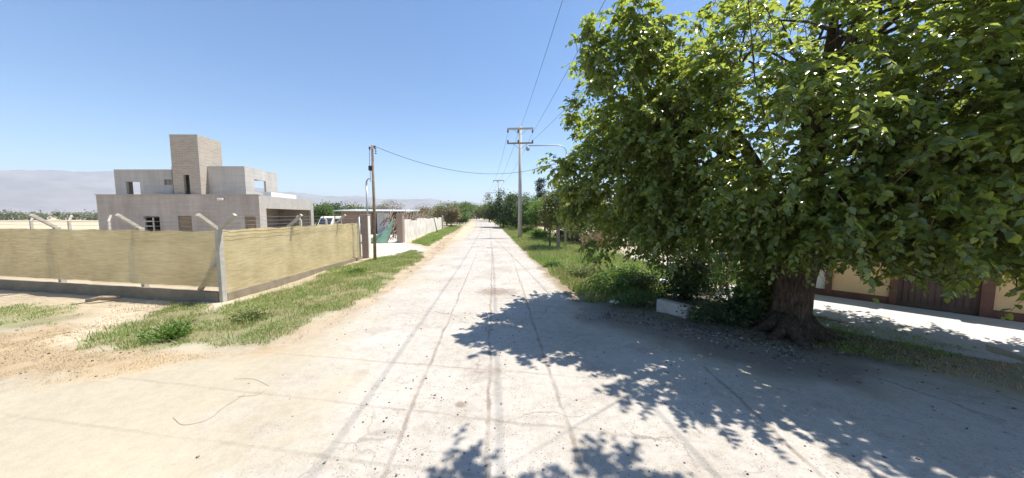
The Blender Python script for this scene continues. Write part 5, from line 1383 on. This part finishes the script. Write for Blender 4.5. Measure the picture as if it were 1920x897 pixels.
T_('roadside_bush', 'small green bush at the foot of the dry brownish one', 862, 82, 3.2, 5.0, M['leaf_mid'], 90, 45, .8, .3, cat='bush')
T_('yard_tree', 'grey green thin tree behind the zinc shed', 735, 62, 5.6, 6.5, M['leaf_dry'], 90, 26, 1.0, .22)
T_('yard_tree', 'sparse brownish tree behind the brushwood heap', 800, 72, 5.6, 6.0, M['leaf_dry'], 80, 26, 1.0, .24)
T_('yard_tree', 'green tree behind the shed, seen above its roof by the mast', 672, 70, 5.2, 7.5, M['leaf_olive'], 120, 40, 1.0, .34)
T_('yard_bush', 'yellow green bush in the yard behind the shade cloth', 655, 48, 2.9, 3.4, M['leaf_weed'], 80, 45, .6, .24, cat='bush')
T_('yard_bush', 'dark bush behind the pale van', 628, 60, 5.0, 7.0, M['leaf_dark'], 130, 45, .9, .34, cat='bush')
T_('yard_bush', 'green bush beside the carport columns', 600, 52, 4.4, 5.0, M['leaf_mid'], 110, 45, .8, .3, cat='bush')

# far treeline beyond the field (a mass)
def treeline():
    e_ = []
    for a_ in np.arange(-430, -40, 5.5):
        h = random.uniform(3.0, 5.2); e_.append(((a_ + random.uniform(-2, 2), 168 + random.uniform(-8, 8), h * .45), (random.uniform(3, 5), 3.5, h * .5)))
    for a_ in np.arange(-90, -22, 6.0):
        h = random.uniform(5, 10); e_.append(((a_, 205 + random.uniform(-12, 12), h * .45), (random.uniform(4, 6), 4, h * .55)))
    for a_ in np.arange(-40, 160, 9.0):
        h = random.uniform(8, 13); e_.append(((a_, 300 + random.uniform(-12, 12), h * .45), (random.uniform(5, 8), 5, h * .55)))
    for a_ in np.arange(16, 110, 6.0):
        h = random.uniform(4, 8); e_.append(((a_, 62 + a_ * .4 + random.uniform(-6, 6), h * .45), (random.uniform(3, 5), 4, h * .55)))
    V_, T__, C_ = crown_mesh(e_, 4200, 22, 2.0, .95, shell=.3)
    V_[:, 2] = np.maximum(V_[:, 2], .05)
    tag(mesh_np('distant_treeline', V_, T__, M['leaf_far']), 'far line of green trees along the fields', 'trees', kind='stuff')
treeline()

# ------------------------------------------------------------------ a person far down the road
def person(px, py):
    g_ = at_g(px, py)
    me = bpy.data.meshes.new('person')
    v_ = [(0, 0, .95), (0, 0, 1.2), (0, 0, 1.42), (0, 0, 1.52), (0, -.01, 1.66), (-.19, 0, 1.40), (-.25, .03, 1.12), (-.24, -.06, .86), (.19, 0, 1.40), (.25, -.03, 1.12), (.24, .08, .86), (-.09, 0, .88), (-.10, .06, .48), (-.10, .02, .05), (.09, 0, .88), (.10, -.08, .48), (.10, -.14, .05), (-.10, -.12, .03), (.10, -.28, .03)]
    e_ = [(0, 1), (1, 2), (2, 3), (3, 4), (2, 5), (5, 6), (6, 7), (2, 8), (8, 9), (9, 10), (0, 11), (11, 12), (12, 13), (13, 17), (0, 14), (14, 15), (15, 16), (16, 18)]
    r_ = [.15, .14, .13, .06, .105, .07, .05, .035, .07, .05, .035, .09, .065, .045, .09, .065, .045, .04, .04]
    me.from_pydata(v_, e_, []); me.update()
    me.materials.append(M['darkwood'])
    o = bpy.data.objects.new('person', me); COL.objects.link(o); o.location = g_
    s_ = o.modifiers.new('skin', 'SKIN')
    for k, r in enumerate(r_): me.skin_vertices[0].data[k].radius = (r, r)
    me.skin_vertices[0].data[0].use_root = True
    o.modifiers.new('sub', 'SUBSURF').levels = 1
    tag(o, 'tiny dark clothed person standing on the road in the far distance', 'person')
person(884, 412)

# ------------------------------------------------------------------ mountains and air
def mountains():
    az = np.radians(np.linspace(-88, 55, 420)); r = np.linspace(4200, 9500, 60)
    AZ, R = np.meshgrid(az, r)
    xx, yy = np.sin(AZ) * R, np.cos(AZ) * R
    deg = np.degrees(AZ)
    prof = np.interp(deg, [-88, -62, -58, -52, -48, -42, -36, -30, -22, -14, -8, 0, 20, 55], [.150, .150, .142, .128, .118, .098, .075, .06, .052, .050, .040, .022, .015, .02])
    env = sstep(4200, 7000, R) * sstep(9500, 8200, R)
    rid_ = 1 - np.abs(2 * fbm(xx / 1500, yy / 1500, 81, 5) - 1)
    jag = fbm(deg / 5.0, R * 0 + 3, 85, 5)
    z_ = 7300 * np.maximum(np.cos(AZ), .45) * prof * env * (0.18 + 0.62 * rid_ + 0.36 * jag) - 1.5
    i_ = np.arange(AZ.size).reshape(AZ.shape)
    q_ = np.stack([i_[:-1, :-1], i_[1:, :-1], i_[1:, 1:], i_[:-1, 1:]], -1).reshape(-1, 4)
    m_ = worn('mountain_rock', (0.13, 0.12, 0.12), (0.29, 0.26, 0.25), 0.0022, 1.0, 0, 0.012)
    tag(mesh_np('mountains', np.stack([xx.ravel(), yy.ravel(), z_.ravel()], -1), q_, m_, smooth=True), 'bare mountain range fading into pale haze', 'mountains', kind='structure')
    return float(z_.max())
zm = mountains()
hz = MB().box((-12000, -12000, -3.0), (12000, 12000, zm + 25)).build('haze', None)
hm = bpy.data.materials.new('haze_air'); hm.use_nodes = True; nt = hm.node_tree; nt.nodes.clear()
vo = nt.nodes.new('ShaderNodeVolumePrincipled'); vo.inputs['Color'].default_value = (0.86, 0.93, 1.0, 1); vo.inputs['Density'].default_value = 0.00014; vo.inputs['Anisotropy'].default_value = 0.1
ou = nt.nodes.new('ShaderNodeOutputMaterial'); nt.links.new(vo.outputs[0], ou.inputs['Volume'])
hz.data.materials.append(hm); tag(hz, 'thin pale haze in the dry air', 'haze', kind='stuff')
